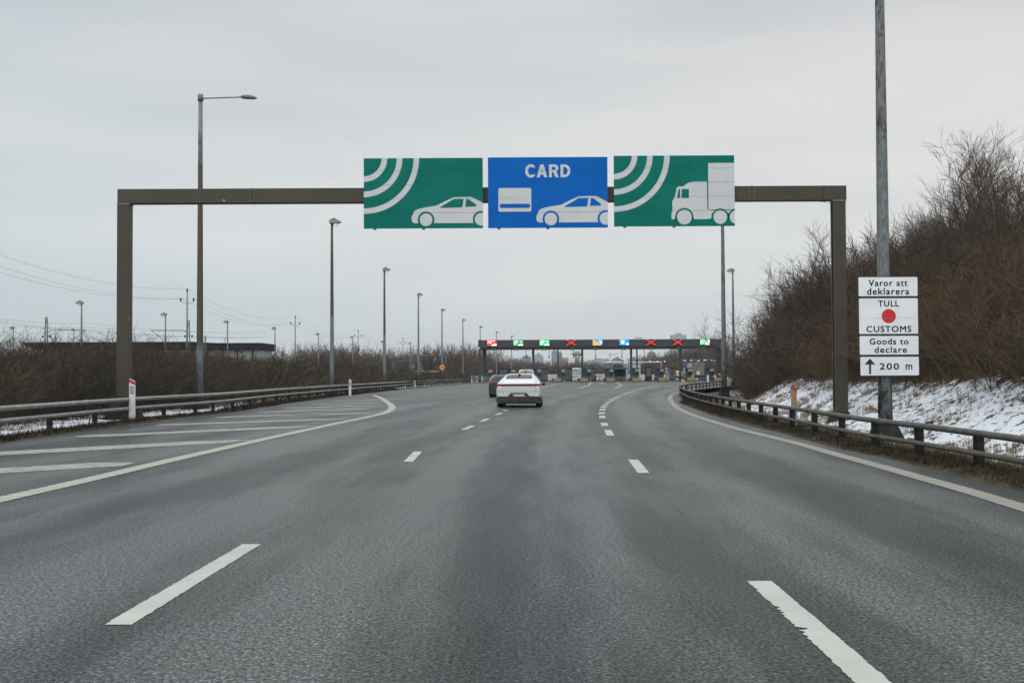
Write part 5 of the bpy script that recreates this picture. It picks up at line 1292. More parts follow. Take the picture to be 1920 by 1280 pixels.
def segs_to_mesh(S, n=3):
    """S: (N,8) p0,p1,r0,r1 -> verts, quads (open n-sided prisms)"""
    S = np.asarray(S, float); p0 = S[:, 0:3]; p1 = S[:, 3:6]; r0 = S[:, 6]; r1 = S[:, 7]
    t = p1 - p0; t /= np.linalg.norm(t, axis=1, keepdims=True) + 1e-9
    ref = np.where(np.abs(t[:, 2:3]) < 0.9, np.array([[0, 0, 1.0]]), np.array([[1.0, 0, 0]]))
    a_ = np.cross(t, ref); a_ /= np.linalg.norm(a_, axis=1, keepdims=True) + 1e-9; b_ = np.cross(a_, t)
    V = []
    for p, r_ in ((p0, r0), (p1, r1)):
        for j in range(n):
            an = 2 * math.pi * j / n
            V.append(p + (a_ * math.cos(an) + b_ * math.sin(an)) * r_[:, None])
    V = np.stack(V, 1).reshape(-1, 3); N = len(S); b0 = np.arange(N)[:, None] * 2 * n; F_ = []
    for j in range(n): F_.append(b0 + np.array([[j, (j + 1) % n, n + (j + 1) % n, n + j]]))
    return V, np.stack(F_, 1).reshape(-1, 4)
def grow(rng, p, d, L, r, nseg, wob, trop, out, r_end=0.35):
    """one crooked branch; returns its joints"""
    pts = [(np.array(p, float), r)]; d = np.array(d, float); q = np.array(p, float)
    for k in range(nseg):
        d = d + rng.normal(0, wob, 3) + np.array([0, 0, trop]); d /= np.linalg.norm(d)
        q2 = q + d * L / nseg; rr = r * (1 - (1 - r_end) * (k + 1) / nseg)
        out.append((*q, *q2, pts[-1][1], rr)); q = q2; pts.append((q.copy(), rr, d.copy()))
    return pts
def side_dir(rng, d, ang):
    v = rng.normal(0, 1, 3); v -= d * np.dot(v, d); v /= np.linalg.norm(v)
    return d * math.cos(ang) + v * math.sin(ang)
def make_tree(seed, h, dens=1.0, tw=0.007):
    rng = np.random.default_rng(seed); tr_, cr = [], []
    nst = rng.integers(1, 4)
    for s_ in range(nst):
        d0 = np.array([rng.normal(0, .16), rng.normal(0, .16), 1.0]); d0 /= np.linalg.norm(d0)
        trunk = grow(rng, (rng.normal(0, .15), rng.normal(0, .15), -0.15), d0, h * rng.uniform(.85, 1.0), 0.028 + 0.0042 * h, 9, 0.07, 0.03, tr_, 0.12)
        for k in range(int(15 * dens)):
            i = rng.integers(2, len(trunk) - 1); q, rr, dd = trunk[i]; f = i / 9
            L1 = h * rng.uniform(.25, .45) * (1.15 - f * .75)
            limb = grow(rng, q, side_dir(rng, dd, rng.uniform(.45, 1.0)), L1, max(rr * .45, tw * 1.8), 5, 0.10, 0.10, cr, .4)
            for _ in range(int(6 * dens)):
                i2 = rng.integers(1, len(limb) - 0); q2, r2, d2 = limb[i2]
                br = grow(rng, q2, side_dir(rng, d2, rng.uniform(.35, .8)), L1 * rng.uniform(.3, .6), tw * 1.4, 3, 0.11, 0.07, cr, .6)
                for _ in range(int(4 * dens)):
                    i3 = rng.integers(1, len(br)); q3, r3, d3 = br[i3]
                    grow(rng, q3, side_dir(rng, d3, rng.uniform(.35, .8)), L1 * rng.uniform(.14, .32), tw, 2, 0.12, 0.06, cr, .5)
    return np.array(tr_), np.array(cr)
def make_bush(seed, h, stems, b1, b2, tw=0.006, spread=0.5, rad=0.6):
    rng = np.random.default_rng(seed); out = []
    for s_ in range(stems):
        a_ = rng.uniform(0, 2 * math.pi); r_ = rad * math.sqrt(rng.uniform())
        ln = spread * rng.uniform(.1, 1)
        d = np.array([math.cos(a_) * ln, math.sin(a_) * ln, 1]); d /= np.linalg.norm(d)
        st_ = grow(rng, (r_ * math.cos(a_), r_ * math.sin(a_), -0.1), d, h * rng.uniform(.65, 1.05), tw * 2.2, 5, 0.09, 0.02, out, .35)
        for _ in range(b1):
            q, rr, dd = st_[rng.integers(1, len(st_))]
            b_ = grow(rng, q, side_dir(rng, dd, rng.uniform(.3, .95)), h * rng.uniform(.18, .42), tw * 1.25, 3, 0.12, 0.05, out, .6)
            for _ in range(b2):
                q, rr, dd = b_[rng.integers(1, len(b_))]
                grow(rng, q, side_dir(rng, dd, rng.uniform(.35, .9)), h * rng.uniform(.08, .2), tw, 1, 0.1, 0.03, out, .5)
    return np.array(out)
def scatter(name, protos, places, m, label, rmul=None):
    """places: (x,y,z,scale,scale_z); merged into one mesh"""
    PV = [segs_to_mesh(p) for p in protos]; Vs, Fs = [], []; b0 = 0
    for i, (x, y, z, s_, sz) in enumerate(places):
        V, F_ = PV[RNG.integers(len(PV))]; a_ = RNG.uniform(0, 2 * math.pi); c_, s2 = math.cos(a_), math.sin(a_)
        W = np.empty_like(V); W[:, 0] = (V[:, 0] * c_ - V[:, 1] * s2) * s_ + x; W[:, 1] = (V[:, 0] * s2 + V[:, 1] * c_) * s_ + y; W[:, 2] = V[:, 2] * sz + z
        Vs.append(W.astype(np.float32)); Fs.append(F_ + b0); b0 += len(V)
    me = raw_mesh(name, np.concatenate(Vs), np.concatenate(Fs), [m]); o = link_mesh(name, me)
    tag(o, label, 'shrubs' if 'shrub' in name or 'thicket' in name else 'wood', kind='stuff'); return o
def inview(x, y, mg=4.0): return -0.47 * y - mg < x < 0.47 * y + mg and y > 0

# right bank: individual bare trees along the skyline
tree_protos = [make_tree(100 + i, 7.0, 1.15, 0.0052) for i in range(5)]
TM = []
for tr_, cr in tree_protos:
    Vt, Ft = segs_to_mesh(tr_, 6); Vc, Fc = segs_to_mesh(cr, 3)
    TM.append((raw_mesh('trunk', Vt, Ft, [M['bark']], True), raw_mesh('crown', Vc, Fc, [M['twig_b']])))
def add_tree(x, y, z, s_, lb, k=None):
    k = RNG.integers(len(TM)) if k is None else k
    r_ = empty('bare_tree', (x, y, z), lb, 'tree', 'bare trees on the right bank', rz=RNG.uniform(0, 6.28)); r_.scale = (s_, s_, s_)
    link_mesh('trunk', TM[k][0], r_); link_mesh('crown', TM[k][1], r_)
TL = 'bare dark tree rising from the dense thicket on the right bank'
specials = [((1845, 45), 1.04, 'tall bare tree with an open forked crown near the right edge, highest against the sky', 1), ((1775, 42), 0.78, 'bare tree with spreading open branches left of the highest tree'), ((1905, 48), 1.08, 'tall bare tree cut by the right edge of the photo'),
            ((1500, 62), 1.0, 'bare tree rising above the thicket left of the right gantry leg'), ((1400, 88), .95, 'bare tree at the left end of the thicket beside the far lamp post')]
for px, Z_, s_ in ((1700, 44, .68), (1738, 46, .78), (1812, 41, .90), (1872, 39, .90), (1888, 53, 1.12), (1830, 55, 1.0), (1862, 50, 1.06), (1918, 42, .98), (1760, 56, .80), (1668, 52, .66), (1800, 47, .86), (1625, 58, .74)):
    x = P(px, 700, Z_).x; add_tree(x, Z_, float(bank(x, Z_)) - 0.1, s_, 'bare dark tree rising from the dense thicket on the right bank')
for sp in specials:
    (px, Z_), s_, lb = sp[0], sp[1], sp[2]
    x = P(px, 700, Z_).x; add_tree(x, Z_, float(bank(x, Z_)) - 0.1, s_, lb, sp[3] if len(sp) > 3 else None)
n_t = 0
for y in np.arange(22, 175, 2.2):
    for rep in range(2):
        if y < 56 and RNG.uniform() < 0.72: continue
        d = RNG.uniform(7.0, 17) if y < 60 else RNG.uniform(3.5, 17)
        x = float(RBf(y)) + d
        if not inview(x, y, 2): continue
        if x / y > 0.385 and y < 30: continue
        add_tree(x, y + RNG.uniform(-1, 1), float(bank(x, y)) - 0.1, RNG.uniform(.60, .82) * (1.25 if y > 58 else 1), TL); n_t += 1
# right thicket
bp_f = [make_bush(200 + i, 3.0, 13, 8, 5, 0.0052) for i in range(6)]
bp_m = [make_bush(220 + i, 3.0, 11, 7, 4, 0.0085) for i in range(5)]
pf, pb = [], []
y = 8.0
while y < 190:
    step = 0.85 if y < 50 else (1.25 if y < 90 else 2.2)
    d = float(np.interp(y, [0, 50, 75, 200], [5.3, 5.0, 2.4, 1.6]))
    k = 0; d0 = d
    while d < 19:
        x = float(RBf(y)) + d + RNG.uniform(-.4, .4); yy = y + RNG.uniform(-.4, .4) * step
        if inview(x, yy):
            f = min(1.0, (d - d0) / 3.5)
            hgt = (0.60 + (0.40 if y < 55 else 0.6) * f) * RNG.uniform(.72, 1.12) * (0.80 + 0.42 * float(vnoise(np.array(x * .33), np.array(yy * .33), 41))) * (1 - 0.30 * min(1.0, max(0.0, (d - 6.5) / 5.0)) * (y < 56))
            if y < 48: pf.append((x, yy, float(bank(x, yy)) - 0.05, 1.0 + .2 * f, hgt))
            else: pb.append((x, yy, float(bank(x, yy)) - 0.05, 1.15 + .2 * f + (y > 90) * .3, hgt * 1.2))
        d += (0.95 if d < 8 else 1.6) * (1 if y < 50 else (1.2 if y < 90 else 1.6)); k += 1
    y += step
scatter('shrub_thicket', bp_f, pf, M['twig_f'], 'dense brown leafless thicket covering the near part of the right bank')
scatter('shrub_thicket', bp_m, pb, M['twig_b'], 'dark leafless thicket along the far part of the right bank')
# left thicket
lq, lq2, lq3 = [], [], []
y = 20.0
while y < 330:
    step = 0.95 if y < 60 else (1.5 if y < 110 else 3.2)
    d = 2.0 + 0.5 * float(vnoise(np.array(y * .35), np.array(0.5), 31))
    while d < (14 if y < 60 else 20 if y < 120 else 40):
        xr_ = LR(min(y, 215)) if y < 215 else LR(215) - (y - 215) * 0.18
        x = xr_ - d + RNG.uniform(-.45, .45); yy = y + RNG.uniform(-.45, .45) * step
        if inview(x, yy):
            hmax = float(np.interp(yy, [20, 35, 50, 80, 120, 200, 330], [1.80, 2.02, 2.22, 2.22, 2.35, 2.1, 2.0]))
            if yy > 75: hmax *= float(np.interp(d, [0, 6, 14, 25], [.62, .8, 1.1, 1.35]))
            hgt = hmax / 3.0 * RNG.uniform(.75, 1.10) * (0.80 + 0.38 * float(vnoise(np.array(x * .3), np.array(yy * .3), 42))) * (0.55 + 0.45 * min(1, (d - 1.0) / 2.0))
            (lq if y < 58 else lq2 if y < 120 else lq3).append((x, yy, 0, 1.0 if y < 60 else 1.4 if y < 120 else 2.2, hgt))
        d += (1.0 if d < 5 else 1.5) * (1 if y < 60 else 1.5 if y < 110 else 2.6)
    y += step
bl_n = [make_bush(300 + i, 3.0, 12, 8, 5, 0.0055, .6) for i in range(6)]
bl_f = [make_bush(320 + i, 3.0, 12, 7, 2, 0.012, .5) for i in range(5)]
scatter('shrub_thicket', bl_n, lq, M['twig_l'], 'low leafless brown shrubs growing densely behind the near left guardrail')
scatter('shrub_thicket', bp_m, lq2, M['twig_l'], 'leafless shrubs behind the middle stretch of the left guardrail')
scatter('shrub_thicket', bl_f, lq3, M['twig_l'], 'far leafless shrubs left of the toll station')
# far woods
wp = [make_bush(400 + i, 3.0, 16, 8, 2, 0.013, .45, .8) for i in range(5)]
ww = []
def wood(pxs, Z_, ytop, rows, dz, sc, hf=0.97):
    for r_ in range(rows):
        Zr = Z_ + r_ * dz; px = pxs[0]
        while px < pxs[1]:
            yt = float(np.interp(px, ytop[0], ytop[1])); c = P(px, yt, Zr); hh = max(2.0, c.z * RNG.uniform(.86, 1.10) * hf)
            ww.append((c.x, Zr + RNG.uniform(-dz, dz) * .4, -0.2, sc * RNG.uniform(.8, 1.2), hh / 3.0)); px += sc * 1.6 / Zr * F * RNG.uniform(.7, 1.2)
wood((430, 700), 290, ([430, 500, 560, 600, 700], [676, 668, 660, 655, 660]), 3, 12, 2.8)
wood((580, 905), 380, ([580, 700, 800, 850, 905], [660, 661, 660, 657, 661]), 4, 14, 3.4)
wood((895, 985), 420, ([895, 903, 915, 935, 950, 985], [660, 656, 660, 672, 677, 680]), 3, 14, 3.2)
wood((930, 1260), 620, ([930, 960, 1000, 1060, 1095, 1140, 1200, 1260], [678, 681, 680, 680.5, 679, 684, 687, 685]), 4, 25, 4.5)
wood((1215, 1362), 520, ([1215, 1240, 1262, 1285, 1300, 1320, 1362], [678, 674, 669, 665, 658, 653.5, 651]), 6, 16, 3.8, 1.1)
wood((1222, 1362), 400, ([1222, 1240, 1270, 1300, 1330, 1362], [688, 684, 681, 678, 674, 670]), 3, 16, 3.2)
wood((880, 1230), 480, ([880, 1000, 1100, 1230], [690, 690, 692, 693]), 3, 14, 3.4)
scatter('far_wood', wp, ww, M['twig_w'], 'brown leafless wood on the horizon beyond the toll station')

# grass and dry tufts at the verges
def blades(places, nb, hmin, hmax, spread, wd):
    out_v = []; N = len(places); Pm = np.array(places)
    base = np.repeat(Pm[:, :3], nb, 0); sc = np.repeat(Pm[:, 3], nb)
    a_ = RNG.uniform(0, 2 * math.pi, len(base)); r_ = np.sqrt(RNG.uniform(size=len(base))) * spread * sc
    base[:, 0] += np.cos(a_) * r_; base[:, 1] += np.sin(a_) * r_
    h_ = RNG.uniform(hmin, hmax, len(base)) * sc; lean = RNG.uniform(.15, 1.1, len(base)); b_ = RNG.uniform(0, 2 * math.pi, len(base))
    tip = base + np.stack([np.cos(b_) * lean * h_, np.sin(b_) * lean * h_, h_ * np.sqrt(np.clip(1.3 - lean, .2, 1))], 1)
    mid = (base + tip) / 2 + np.stack([0 * h_, 0 * h_, h_ * .18], 1)
    px_ = np.stack([-np.sin(b_), np.cos(b_), 0 * b_], 1) * wd * np.clip(sc, .6, 2)[:, None]
    V = np.stack([base - px_, base + px_, mid + px_ * .7, mid - px_ * .7, tip - px_ * .15, tip + px_ * .15], 1).reshape(-1, 3)
    b0 = np.arange(len(base))[:, None] * 6
    Fq = np.stack([b0 + np.array([[0, 1, 2, 3]]), b0 + np.array([[3, 2, 5, 4]])], 1).reshape(-1, 4)
    return V, Fq
M['grass'] = twig_mat('dry_grass', (0.040, 0.032, 0.019), (0.027, 0.026, 0.016), (0.068, 0.048, 0.028))
M['grass2'] = twig_mat('straw_tufts', (0.20, 0.135, 0.07), (0.13, 0.095, 0.05), (0.25, 0.18, 0.10))
pl_ = []
for _ in range(9000):
    y = 9 + 62 * RNG.uniform() ** 1.5; d = RNG.normal(0.0, 0.33)
    if d < -0.5 or d > 1.5: continue
    x = float(RBf(y)) + d; pl_.append((x, y, float(bank(x, y)) + 0.02, RNG.uniform(.6, 1.3) * (1.0 if y < 35 else 1.4)))
V, Fq = blades(pl_, 9, 0.03, 0.10, 0.11, 0.004)
tag(link_mesh('verge_grass', raw_mesh('verge_grass', V, Fq, [M['grass']])), 'flattened dark winter grass along the foot of the right guardrail', 'grass', kind='stuff')
pl_ = []
for _ in range(4200):
    y = 12 + 60 * RNG.uniform() ** 1.4; d = RNG.uniform(1.1, 5.2)
    x = float(RBf(y)) + d
    n = float(vnoise(np.array(x * .9), np.array(y * .55), 21))
    if d < 4.2 and n < 0.42: continue
    pl_.append((x, y, float(bank(x, y)) + 0.0, RNG.uniform(.4, 1.15)))
for _ in range(900):
    y = 14 + 50 * RNG.uniform() ** 1.3; d = RNG.normal(5.2, 0.3); x = float(RBf(y)) + d
    pl_.append((x, y, float(bank(x, y)) + 0.0, RNG.uniform(.8, 1.8)))
V, Fq = blades(pl_, 26, 0.06, 0.22, 0.10, 0.0045)
tag(link_mesh('dry_tufts', raw_mesh('dry_tufts', V, Fq, [M['grass2']])), 'straw-coloured grass tufts poking through the snow of the right bank', 'grass', kind='stuff')
pl_ = []
for _ in range(5000):
    y = 22 + 90 * RNG.uniform() ** 1.5; d = RNG.choice([RNG.normal(-0.18, .10), RNG.uniform(.8, 2.2)], p=[.7, .3])
    x = LR(y) - d; pl_.append((x, y, 0.02, RNG.uniform(.6, 1.4) * (1 if y < 45 else 1.5)))
V, Fq = blades(pl_, 9, 0.05, 0.17, 0.12, 0.005)
tag(link_mesh('verge_grass', raw_mesh('verge_grass', V, Fq, [M['grass']])), 'dry grass along the foot of the left guardrail', 'grass', kind='stuff')

# ------------------------------------------------------------------ railway, power line and building on the left
SB_Y = 232
x0, x1 = P(66, 650, SB_Y).x, P(491, 650, SB_Y).x
sb = empty('station_building', ((x0 + x1) / 2, SB_Y, 0), 'long low dark building with a pointed roof end beyond the left shrubs', 'building'); og_ = sb.location
zt = P(260, 640.8, SB_Y).z; zm_ = P(260, 657, SB_Y).z; tip = P(40, 641.5, SB_Y).x
M['dark_clad'] = mat('dark_cladding', (0.010, 0.012, 0.014), 0.8, spec=0.1, c2=(0.022, 0.024, 0.025), scale=0.25, stretch=(1, 1, 3))
mb = MB(og_); mb.plate([(tip, zt - 0.12), (x0, zm_ + 0.1), (x0 + 4, zm_), (x1, zm_), (x1, zt - 0.3), (x1 - 9, zt - 0.3), (x1 - 14, zt), (tip, zt)], SB_Y, 14); mb.build('roof_band', M['dark_clad'], sb)
mb = MB(og_); mb.box(x0 + 8, x1 - 0.6, SB_Y + 0.8, SB_Y + 13, 0, zm_ - 0.01); mb.build('wall', M['kioskgl'], sb)
mb = MB(og_)
for k in range(12): xx = x0 + 10 + k * (x1 - x0 - 12) / 11; mb.box(xx - .1, xx + .1, SB_Y + .5, SB_Y + .79, 0, zm_ - .02)
mb.build('mullion', M['dark_clad'], sb)
M['green_mast'] = mat('green_mast_paint', (0.035, 0.085, 0.055), 0.6); M['wire'] = mat('wire', (0.06, 0.06, 0.065), 0.5); M['insul'] = mat('insulator', (0.02, 0.018, 0.02), 0.4); M['wood'] = mat('grey_pole_wood', (0.12, 0.14, 0.14), 0.7, c2=(0.2, 0.22, 0.22), scale=2)
def power_pole(px, py_top, Z_, lb, transf=False):
    c = P(px, py_top, Z_); r_ = empty('power_pole', (c.x, Z_, 0), lb, 'power pole', 'power poles of the line on the left'); h_ = c.z
    mb = MB(); mb.tube([(0, 0, 0), (0, 0, h_ - 0.5)], [0.17, 0.10], 8); mb.build('pole', M['wood'], r_)
    mb = MB(); mb.tube([(-0.95, 0, h_ - 1.9), (-0.2, 0, h_ - 2.25), (0.2, 0, h_ - 2.25), (0.95, 0, h_ - 1.9)], 0.035, 6); mb.build('crossarm', M['wood'], r_)
    for x, z in ((-0.95, h_ - 1.5), (0.95, h_ - 1.5), (0, h_ - 0.15)):
        mb = MB(); mb.tube([(x, 0, z - 0.38), (x, 0, z - 0.2), (x, 0, z), (x, 0, z + 0.12)], [0.05, 0.14, 0.14, 0.08], 8); mb.build('insulator', M['insul'], r_)
    if transf:
        mb = MB(); mb.box(-0.35, 0.4, -0.3, 0.3, h_ - 6.2, h_ - 5.0); mb.box(-1.1, 0.2, -0.05, 0.05, h_ - 4.9, h_ - 4.78); mb.build('transformer', M['lampgrey'], r_)
    return Vector((c.x, Z_, h_))
pts = []
for px, py, Z_, lb, tf in ((351, 541, 172, 'nearest power pole with three insulators, left of the long-armed lamp', False), (553.5, 592, 252, 'power pole right of the dark flat building', False), (671.5, 618, 330, 'far power pole with a transformer between the second and third tall lamps', True), (755.5, 633, 408, 'far power pole left of the fourth tall lamp', False), (822.5, 643, 490, 'farthest power pole left of the orange speed sign', False)):
    pts.append(power_pole(px, py, Z_, lb, tf))
prev = Vector((pts[0].x - 1.0, 92, pts[0].z + 0.6))
# the pole before the first one stands outside the picture
allp = [Vector((-50.5, 92, pts[0].z + 0.8))] + pts
for k, (dx, dz) in enumerate(((-0.95, -1.4), (0, 0), (0.95, -1.4))):
    line = []
    for a_, b_ in zip(allp, allp[1:]):
        for i in range(13):
            t = i / 12; q = a_.lerp(b_, t) + Vector((dx, 0, dz - 4 * 2.0 * t * (1 - t))); line.append(q)
    mb = MB(line[0]); mb.tube(line, 0.012, 5); o = mb.build('overhead_wire', M['wire']); tag(o, ('left', 'top', 'right')[k] + ' wire of the power line sagging from pole to pole on the left', 'wire', 'wires of the power line')
def rail_mast(px, py_top, Z_, sg, lb, arm=9):
    c = P(px, py_top, Z_); r_ = empty('railway_mast', (c.x, Z_, 0), lb, 'railway mast', 'green railway masts'); h_ = c.z; za = P(px, 619, Z_).z if Z_ < 200 else h_ - 2.2
    mb = MB()
    for s_ in (-1, 1): mb.tube([(s_ * 0.34, 0, 0), (s_ * 0.10, 0, h_)], [0.075, 0.075], 6)
    for k in range(7): z = k * h_ / 7; mb.tube([((-1) ** k * .33 * (1 - k / 9), 0, z), (-(-1) ** k * .3 * (1 - k / 9), 0, z + h_ / 7)], 0.025, 5)
    mb.build('lattice_mast', M['green_mast'], r_)
    mb = MB(); mb.tube([(sg * 0.2, 0, za - 0.25), (sg * 0.75, 0, za), (sg * arm * .6, 0, za)], 0.045, 6); mb.tube([(sg * 0.4, 0, za - 3.6), (sg * arm * .6, 0, za)], 0.035, 6); mb.build('cantilever', M['wire'], r_)
    for s_, z in ((-0.5, za - .85), (0.5, za - .85)): mb = MB(); mb.tube([(s_ - .12, 0, z), (s_ + .12, 0, z)], 0.13, 8); mb.build('insulator', M['insul'], r_)
    return c, za
c1, za1 = rail_mast(87, 594, 158, 1, 'green lattice railway mast with an arm to the right, at far left')
c2, za2 = rail_mast(353.5, 600, 168, -1, 'green lattice railway mast with an arm to the left, behind the nearest power pole')
rail_mast(385, 629, 230, -1, 'small green railway mast in front of the dark flat building right of the long-armed lamp', 3)
for k, (ya, yb, yc, z0_, z1_) in enumerate(((597, 619, 640, 60, 160), (601, 620, 640, 62, 160), (596, 606, 634, 60, 168), (623, 624, 640, 150, 170), (611, 614, 628, 140, 200))):
    a_ = P(-40, ya - 3, z0_ + 60); b_ = P(163, yb, 158); d_ = P(500, yc - 8, 240)
    line = [a_.lerp(b_, t) + Vector((0, 0, -1.0 * t * (1 - t))) for t in np.linspace(0, 1, 9)] + [b_.lerp(d_, t) + Vector((0, 0, -1.6 * t * (1 - t))) for t in np.linspace(0, 1, 9)][1:]
    mb = MB(line[0]); mb.tube(line, 0.013, 5); o = mb.build('contact_wire', M['wire']); tag(o, 'thin railway overhead wire crossing the sky low on the left', 'wire', 'railway overhead wires')
# small items in the shrubs far left of the toll
M['teal'] = mat('blue_grey_bridge', (0.06, 0.085, 0.095), 0.6)
xa, xb = P(729, 675, 350).x, P(782, 675, 350).x; fb = empty('footbridge', ((xa + xb) / 2, 350, 0), 'low blue-grey bridge among the shrubs behind the fourth tall lamp', 'bridge'); og_ = fb.location
z0, z1 = P(755, 678, 350).z, P(755, 669, 350).z
mb = MB(og_); mb.box(xa, xb, 350, 353, z0, z0 + 0.5); mb.build('deck', M['teal'], fb)
for k in range(9): xx = xa + (xb - xa) * k / 8; mb = MB(og_); mb.box(xx - .05, xx + .05, 349.9, 349.99, z0, z1); mb.build('post', M['teal'], fb)
mb = MB(og_); mb.box(xa, xb, 349.85, 349.89, z1 - .12, z1); mb.build('handrail', M['teal'], fb)
for x in (xa + 1, xb - 1.5): mb = MB(og_); mb.box(x, x + .5, 350.5, 352, -0.1, z0 - .01); mb.build('pier', M['concrete'], fb)
xa, xb = P(777, 698, 290).x, P(818, 698, 290).x; wb = empty('low_building', ((xa + xb) / 2, 290, 0), 'low white building behind the shrubs between two grey lamp posts', 'building'); og_ = wb.location
mb = MB(og_); mb.box(xa, xb, 290, 296, 0, P(800, 697.5, 290).z); mb.build('wall', M['kioskgl'], wb); mb = MB(og_); mb.box(xa - .3, xb + .3, 289.7, 296.3, P(800, 697.4, 290).z, P(800, 696, 290).z + .1); mb.build('roof', M['snowp'], wb)

# ------------------------------------------------------------------ town on the horizon
def bmat(name, c, cw, sx=0.3, sz=0.3):
    m, nt, b = nmat(name)
    tc = node(nt, 'ShaderNodeTexCoord'); sep = node(nt, 'ShaderNodeSeparateXYZ'); nt.links.new(tc.outputs['Object'], sep.inputs[0])
    fx = mth(nt, 'GREATER_THAN', mth(nt, 'FRACT', mth(nt, 'MULTIPLY', mth(nt, 'ADD', sep.outputs[0], sep.outputs[1]), sx)), 0.45); fz = mth(nt, 'GREATER_THAN', mth(nt, 'FRACT', mth(nt, 'MULTIPLY', sep.outputs[2], sz)), 0.45)
    nt.links.new(mixc(nt, mth(nt, 'MULTIPLY', fx, fz), c, cw), b.inputs['Base Color']); b.inputs['Roughness'].default_value = 0.6; return m
CM = {'grey': bmat('grey_tower_wall', (0.22, 0.22, 0.25), (0.13, 0.14, 0.17)), 'dark': bmat('dark_tower_wall', (0.10, 0.12, 0.16), (0.05, 0.06, 0.09)), 'pink': bmat('pinkish_wall', (0.24, 0.20, 0.20), (0.17, 0.14, 0.15)),
      'glass': bmat('greenish_glass_wall', (0.30, 0.37, 0.37), (0.20, 0.27, 0.29), .15, .25), 'blue': bmat('bluish_wall', (0.10, 0.13, 0.19), (0.16, 0.19, 0.25)), 'pale': bmat('pale_wall', (0.36, 0.38, 0.40), (0.24, 0.26, 0.29)), 'tan': bmat('tan_wall', (0.26, 0.21, 0.17), (0.17, 0.15, 0.13))}
def block(parts, label, name='city_building', Z_=2400):
    c = P((parts[0][0] + parts[0][1]) / 2, 700, Z_)
    r_ = empty(name, (c.x, Z_, -1), label, 'building', 'buildings of the town on the horizon'); og_ = r_.location
    for i, (a_, b_, yt, mm, nm) in enumerate(parts):
        xa, xb = P(a_, 690, Z_ + i * 2).x, P(b_, 690, Z_ + i * 2).x
        zt = P((a_ + b_) / 2, yt, Z_ + i * 2).z; dp = 30 + i * 3
        mb = MB(og_); mb.box(xa, xb, Z_ + i * 2, Z_ + dp, -1, zt); mb.build(nm, CM[mm], r_)
    a_, b_, yt = parts[0][:3]; xa, xb = P(a_, 690, Z_).x, P(b_, 690, Z_).x; zt = P((a_ + b_) / 2, yt, Z_).z
    mb = MB(og_); mb.box(xa + (xb - xa) * .3, xa + (xb - xa) * .7, Z_ + 8, Z_ + 18, zt + .01, zt + 3); mb.build('roof_plant', CM['grey'], r_)
block([(953, 980, 674, 'blue', 'wall')], 'low bluish block between the first two canopy pillars')
block([(979, 996, 668, 'blue', 'wall')], 'blue-grey block left of the second front pillar')
block([(1003, 1017, 664.5, 'glass', 'wall'), (1016, 1019, 667.5, 'pale', 'annex')], 'pale blue office block with a stepped top right of the second front pillar')
block([(1035, 1045, 657.5, 'grey', 'wall')], 'tall grey-violet tower left of the thin black pillar')
block([(1048, 1054, 661, 'dark', 'wall'), (1046, 1066, 670.5, 'pink', 'annex')], 'dark tower with a long pinkish block at its foot')
block([(1261, 1288, 627.5, 'glass', 'wall'), (1255, 1262, 657, 'glass', 'annex')], 'tallest greenish glass tower rising above the canopy', 'glass_tower', 2300)
block([(1217.5, 1228.5, 660, 'dark', 'wall'), (1216, 1231.5, 664, 'grey', 'annex')], 'grey tower with a dark stepped top right of the middle pillars')
block([(1203, 1217, 671.5, 'pale', 'wall'), (1200, 1232, 675, 'pale', 'annex')], 'pale low hall at the foot of the dark-topped tower')
block([(1151, 1165, 671.5, 'dark', 'wall'), (1148, 1170, 674, 'tan', 'annex')], 'tan building with a dark roof behind the flat glazed building')
block([(1178, 1200, 672, 'tan', 'wall')], 'tan and grey block behind the green board')
block([(1104, 1140, 674.5, 'pale', 'wall'), (1132, 1142, 672.5, 'grey', 'annex')], 'row of pale low blocks right of the water tower')
block([(1232, 1262, 671, 'glass', 'wall')], 'pale roofs left of the foot of the tallest tower')
# large sheds nearer
def shed(a_, b_, yt, yb, Z_, mw, mr, label):
    xa, xb = P(a_, 690, Z_).x, P(b_, 690, Z_).x; r_ = empty('warehouse', ((xa + xb) / 2, Z_, 0), label, 'building'); og_ = r_.location
    z0 = P((a_ + b_) / 2, yb, Z_).z; z1 = P((a_ + b_) / 2, yt, Z_).z
    mb = MB(og_); mb.box(xa, xb, Z_, Z_ + 30, 0, z0); mb.build('wall', mw, r_)
    mb = MB(og_); mb.prism([(xa - .5, z0 + .01), (xb + .5, z0 + .01), (xb - (xb - xa) * .2, z1), (xa + (xb - xa) * .35, z1)], lambda p: (p[0], Z_ - 0.4, p[1]), lambda p: (p[0], Z_ + 30.4, p[1])); mb.build('roof', mr, r_)
shed(1140, 1168, 677, 680, 560, CM['blue'], M['snowp'], 'long blue-grey warehouse with a snowy roof behind the flat glazed building')
shed(1186, 1201, 679, 681, 400, CM['pale'], M['rail_l'], 'pale greenish building wall between the two middle pillars')
shed(1073, 1090, 689.5, 692, 430, M['kioskgl'], M['snowp'], 'small building with a snowy roof left of the fourth pillar')
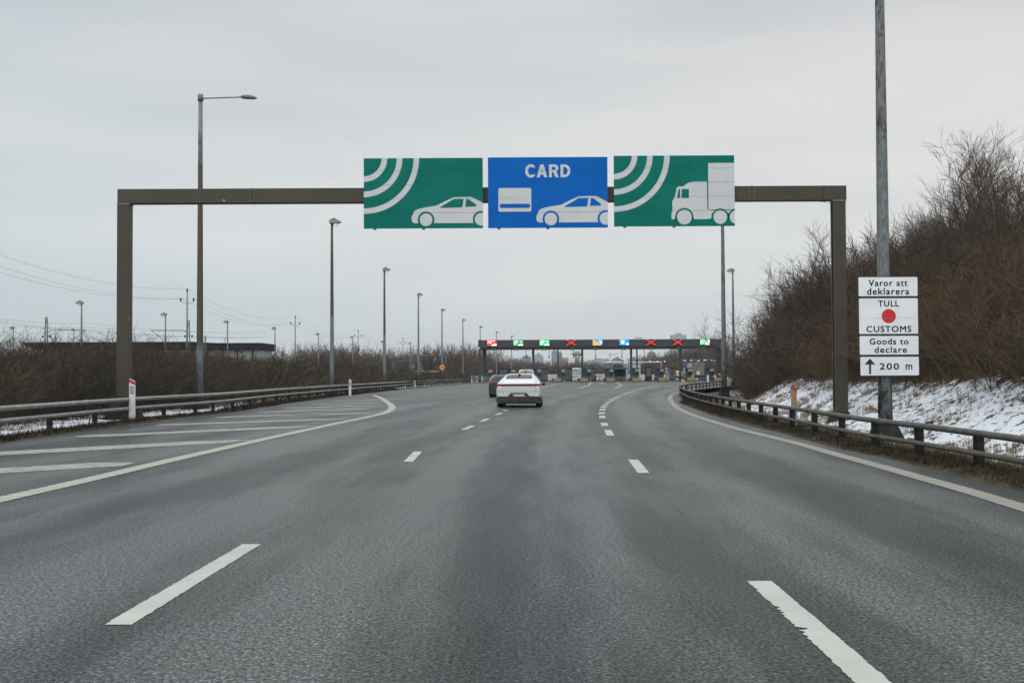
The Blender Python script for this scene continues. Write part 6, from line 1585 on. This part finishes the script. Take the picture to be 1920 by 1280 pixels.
# mushroom water tower
Zw = 2100; cx = P(1082.5, 690, Zw).x; wt = empty('water_tower', (cx, Zw, 0), 'mushroom-shaped water tower with a wide disc on the skyline', 'water tower')
M['wt'] = mat('grey_tower_concrete', (0.21, 0.22, 0.245), 0.8)
k = Zw / F; z_ = lambda y: P(1082, y, Zw).z
mb = MB(); mb.tube([(0, 0, z_(666.5)), (0, 0, z_(664.5)), (0, 0, z_(663.2)), (0, 0, z_(661.5))], [7.5 * k, 9 * k, 12.8 * k, 8 * k], 28); mb.build('disc', M['wt'], wt)
mb = MB(); mb.tube([(0, 0, z_(661.4)), (0, 0, z_(658.6))], [5.6 * k, 5.2 * k], 24); mb.build('top_drum', M['wt'], wt)
for i in range(6):
    a_ = R(60 * i + 10); mb = MB(); mb.tube([(3.2 * k * math.cos(a_), 3.2 * k * math.sin(a_), 0), (3.4 * k * math.cos(a_), 3.4 * k * math.sin(a_), z_(671)), (5.8 * k * math.cos(a_), 5.8 * k * math.sin(a_), z_(666.4))], 0.8 * k, 8); mb.build('leg', M['wt'], wt)
# crane
c = P(1144, 690, 1500); cr_ = empty('tower_crane', (c.x, 1500, 0), 'thin tower crane with a long jib left of the fifth detector rod', 'crane'); zz = P(1144, 665.5, 1500).z
mb = MB(); mb.tube([(0, 0, 0), (0, 0, P(1144, 660.5, 1500).z)], 0.5, 5); mb.build('mast', M['wt'], cr_)
mb = MB(); mb.tube([(-2, 0, zz - .3), (10, 0, zz + 1.6)], 0.35, 5); mb.build('jib', M['wt'], cr_)

# rising pavement beyond the booths
fr = MB(); fr.add([(-12, 262, 0.004), (60, 262, 0.004), (66, 430, 1.45), (-14, 430, 1.45)], [(0, 1, 2, 3)])
M['far_pave'] = mat('pale_far_pavement', (0.13, 0.13, 0.13), 0.6, c2=(0.22, 0.22, 0.22), scale=0.12, stretch=(1, 2, 1))
tag(up(fr.build('far_road', M['far_pave'], recalc=False)), kind='structure')
# ------------------------------------------------------------------ winter haze over the far town
hz = MB(); hz.box(-2700, 2700, -300, 3100, -1.05, 140)
hm = bpy.data.materials.new('haze'); hm.use_nodes = True; nt = hm.node_tree; nt.nodes.clear()
o_ = nt.nodes.new('ShaderNodeOutputMaterial'); pv = nt.nodes.new('ShaderNodeVolumePrincipled')
pv.inputs['Color'].default_value = (0.80, 0.83, 0.87, 1); pv.inputs['Density'].default_value = 0.00012; pv.inputs['Anisotropy'].default_value = 0.0
nt.links.new(pv.outputs[0], o_.inputs['Volume'])
tag(hz.build('haze', hm), 'thin pale winter haze', 'haze', kind='stuff')
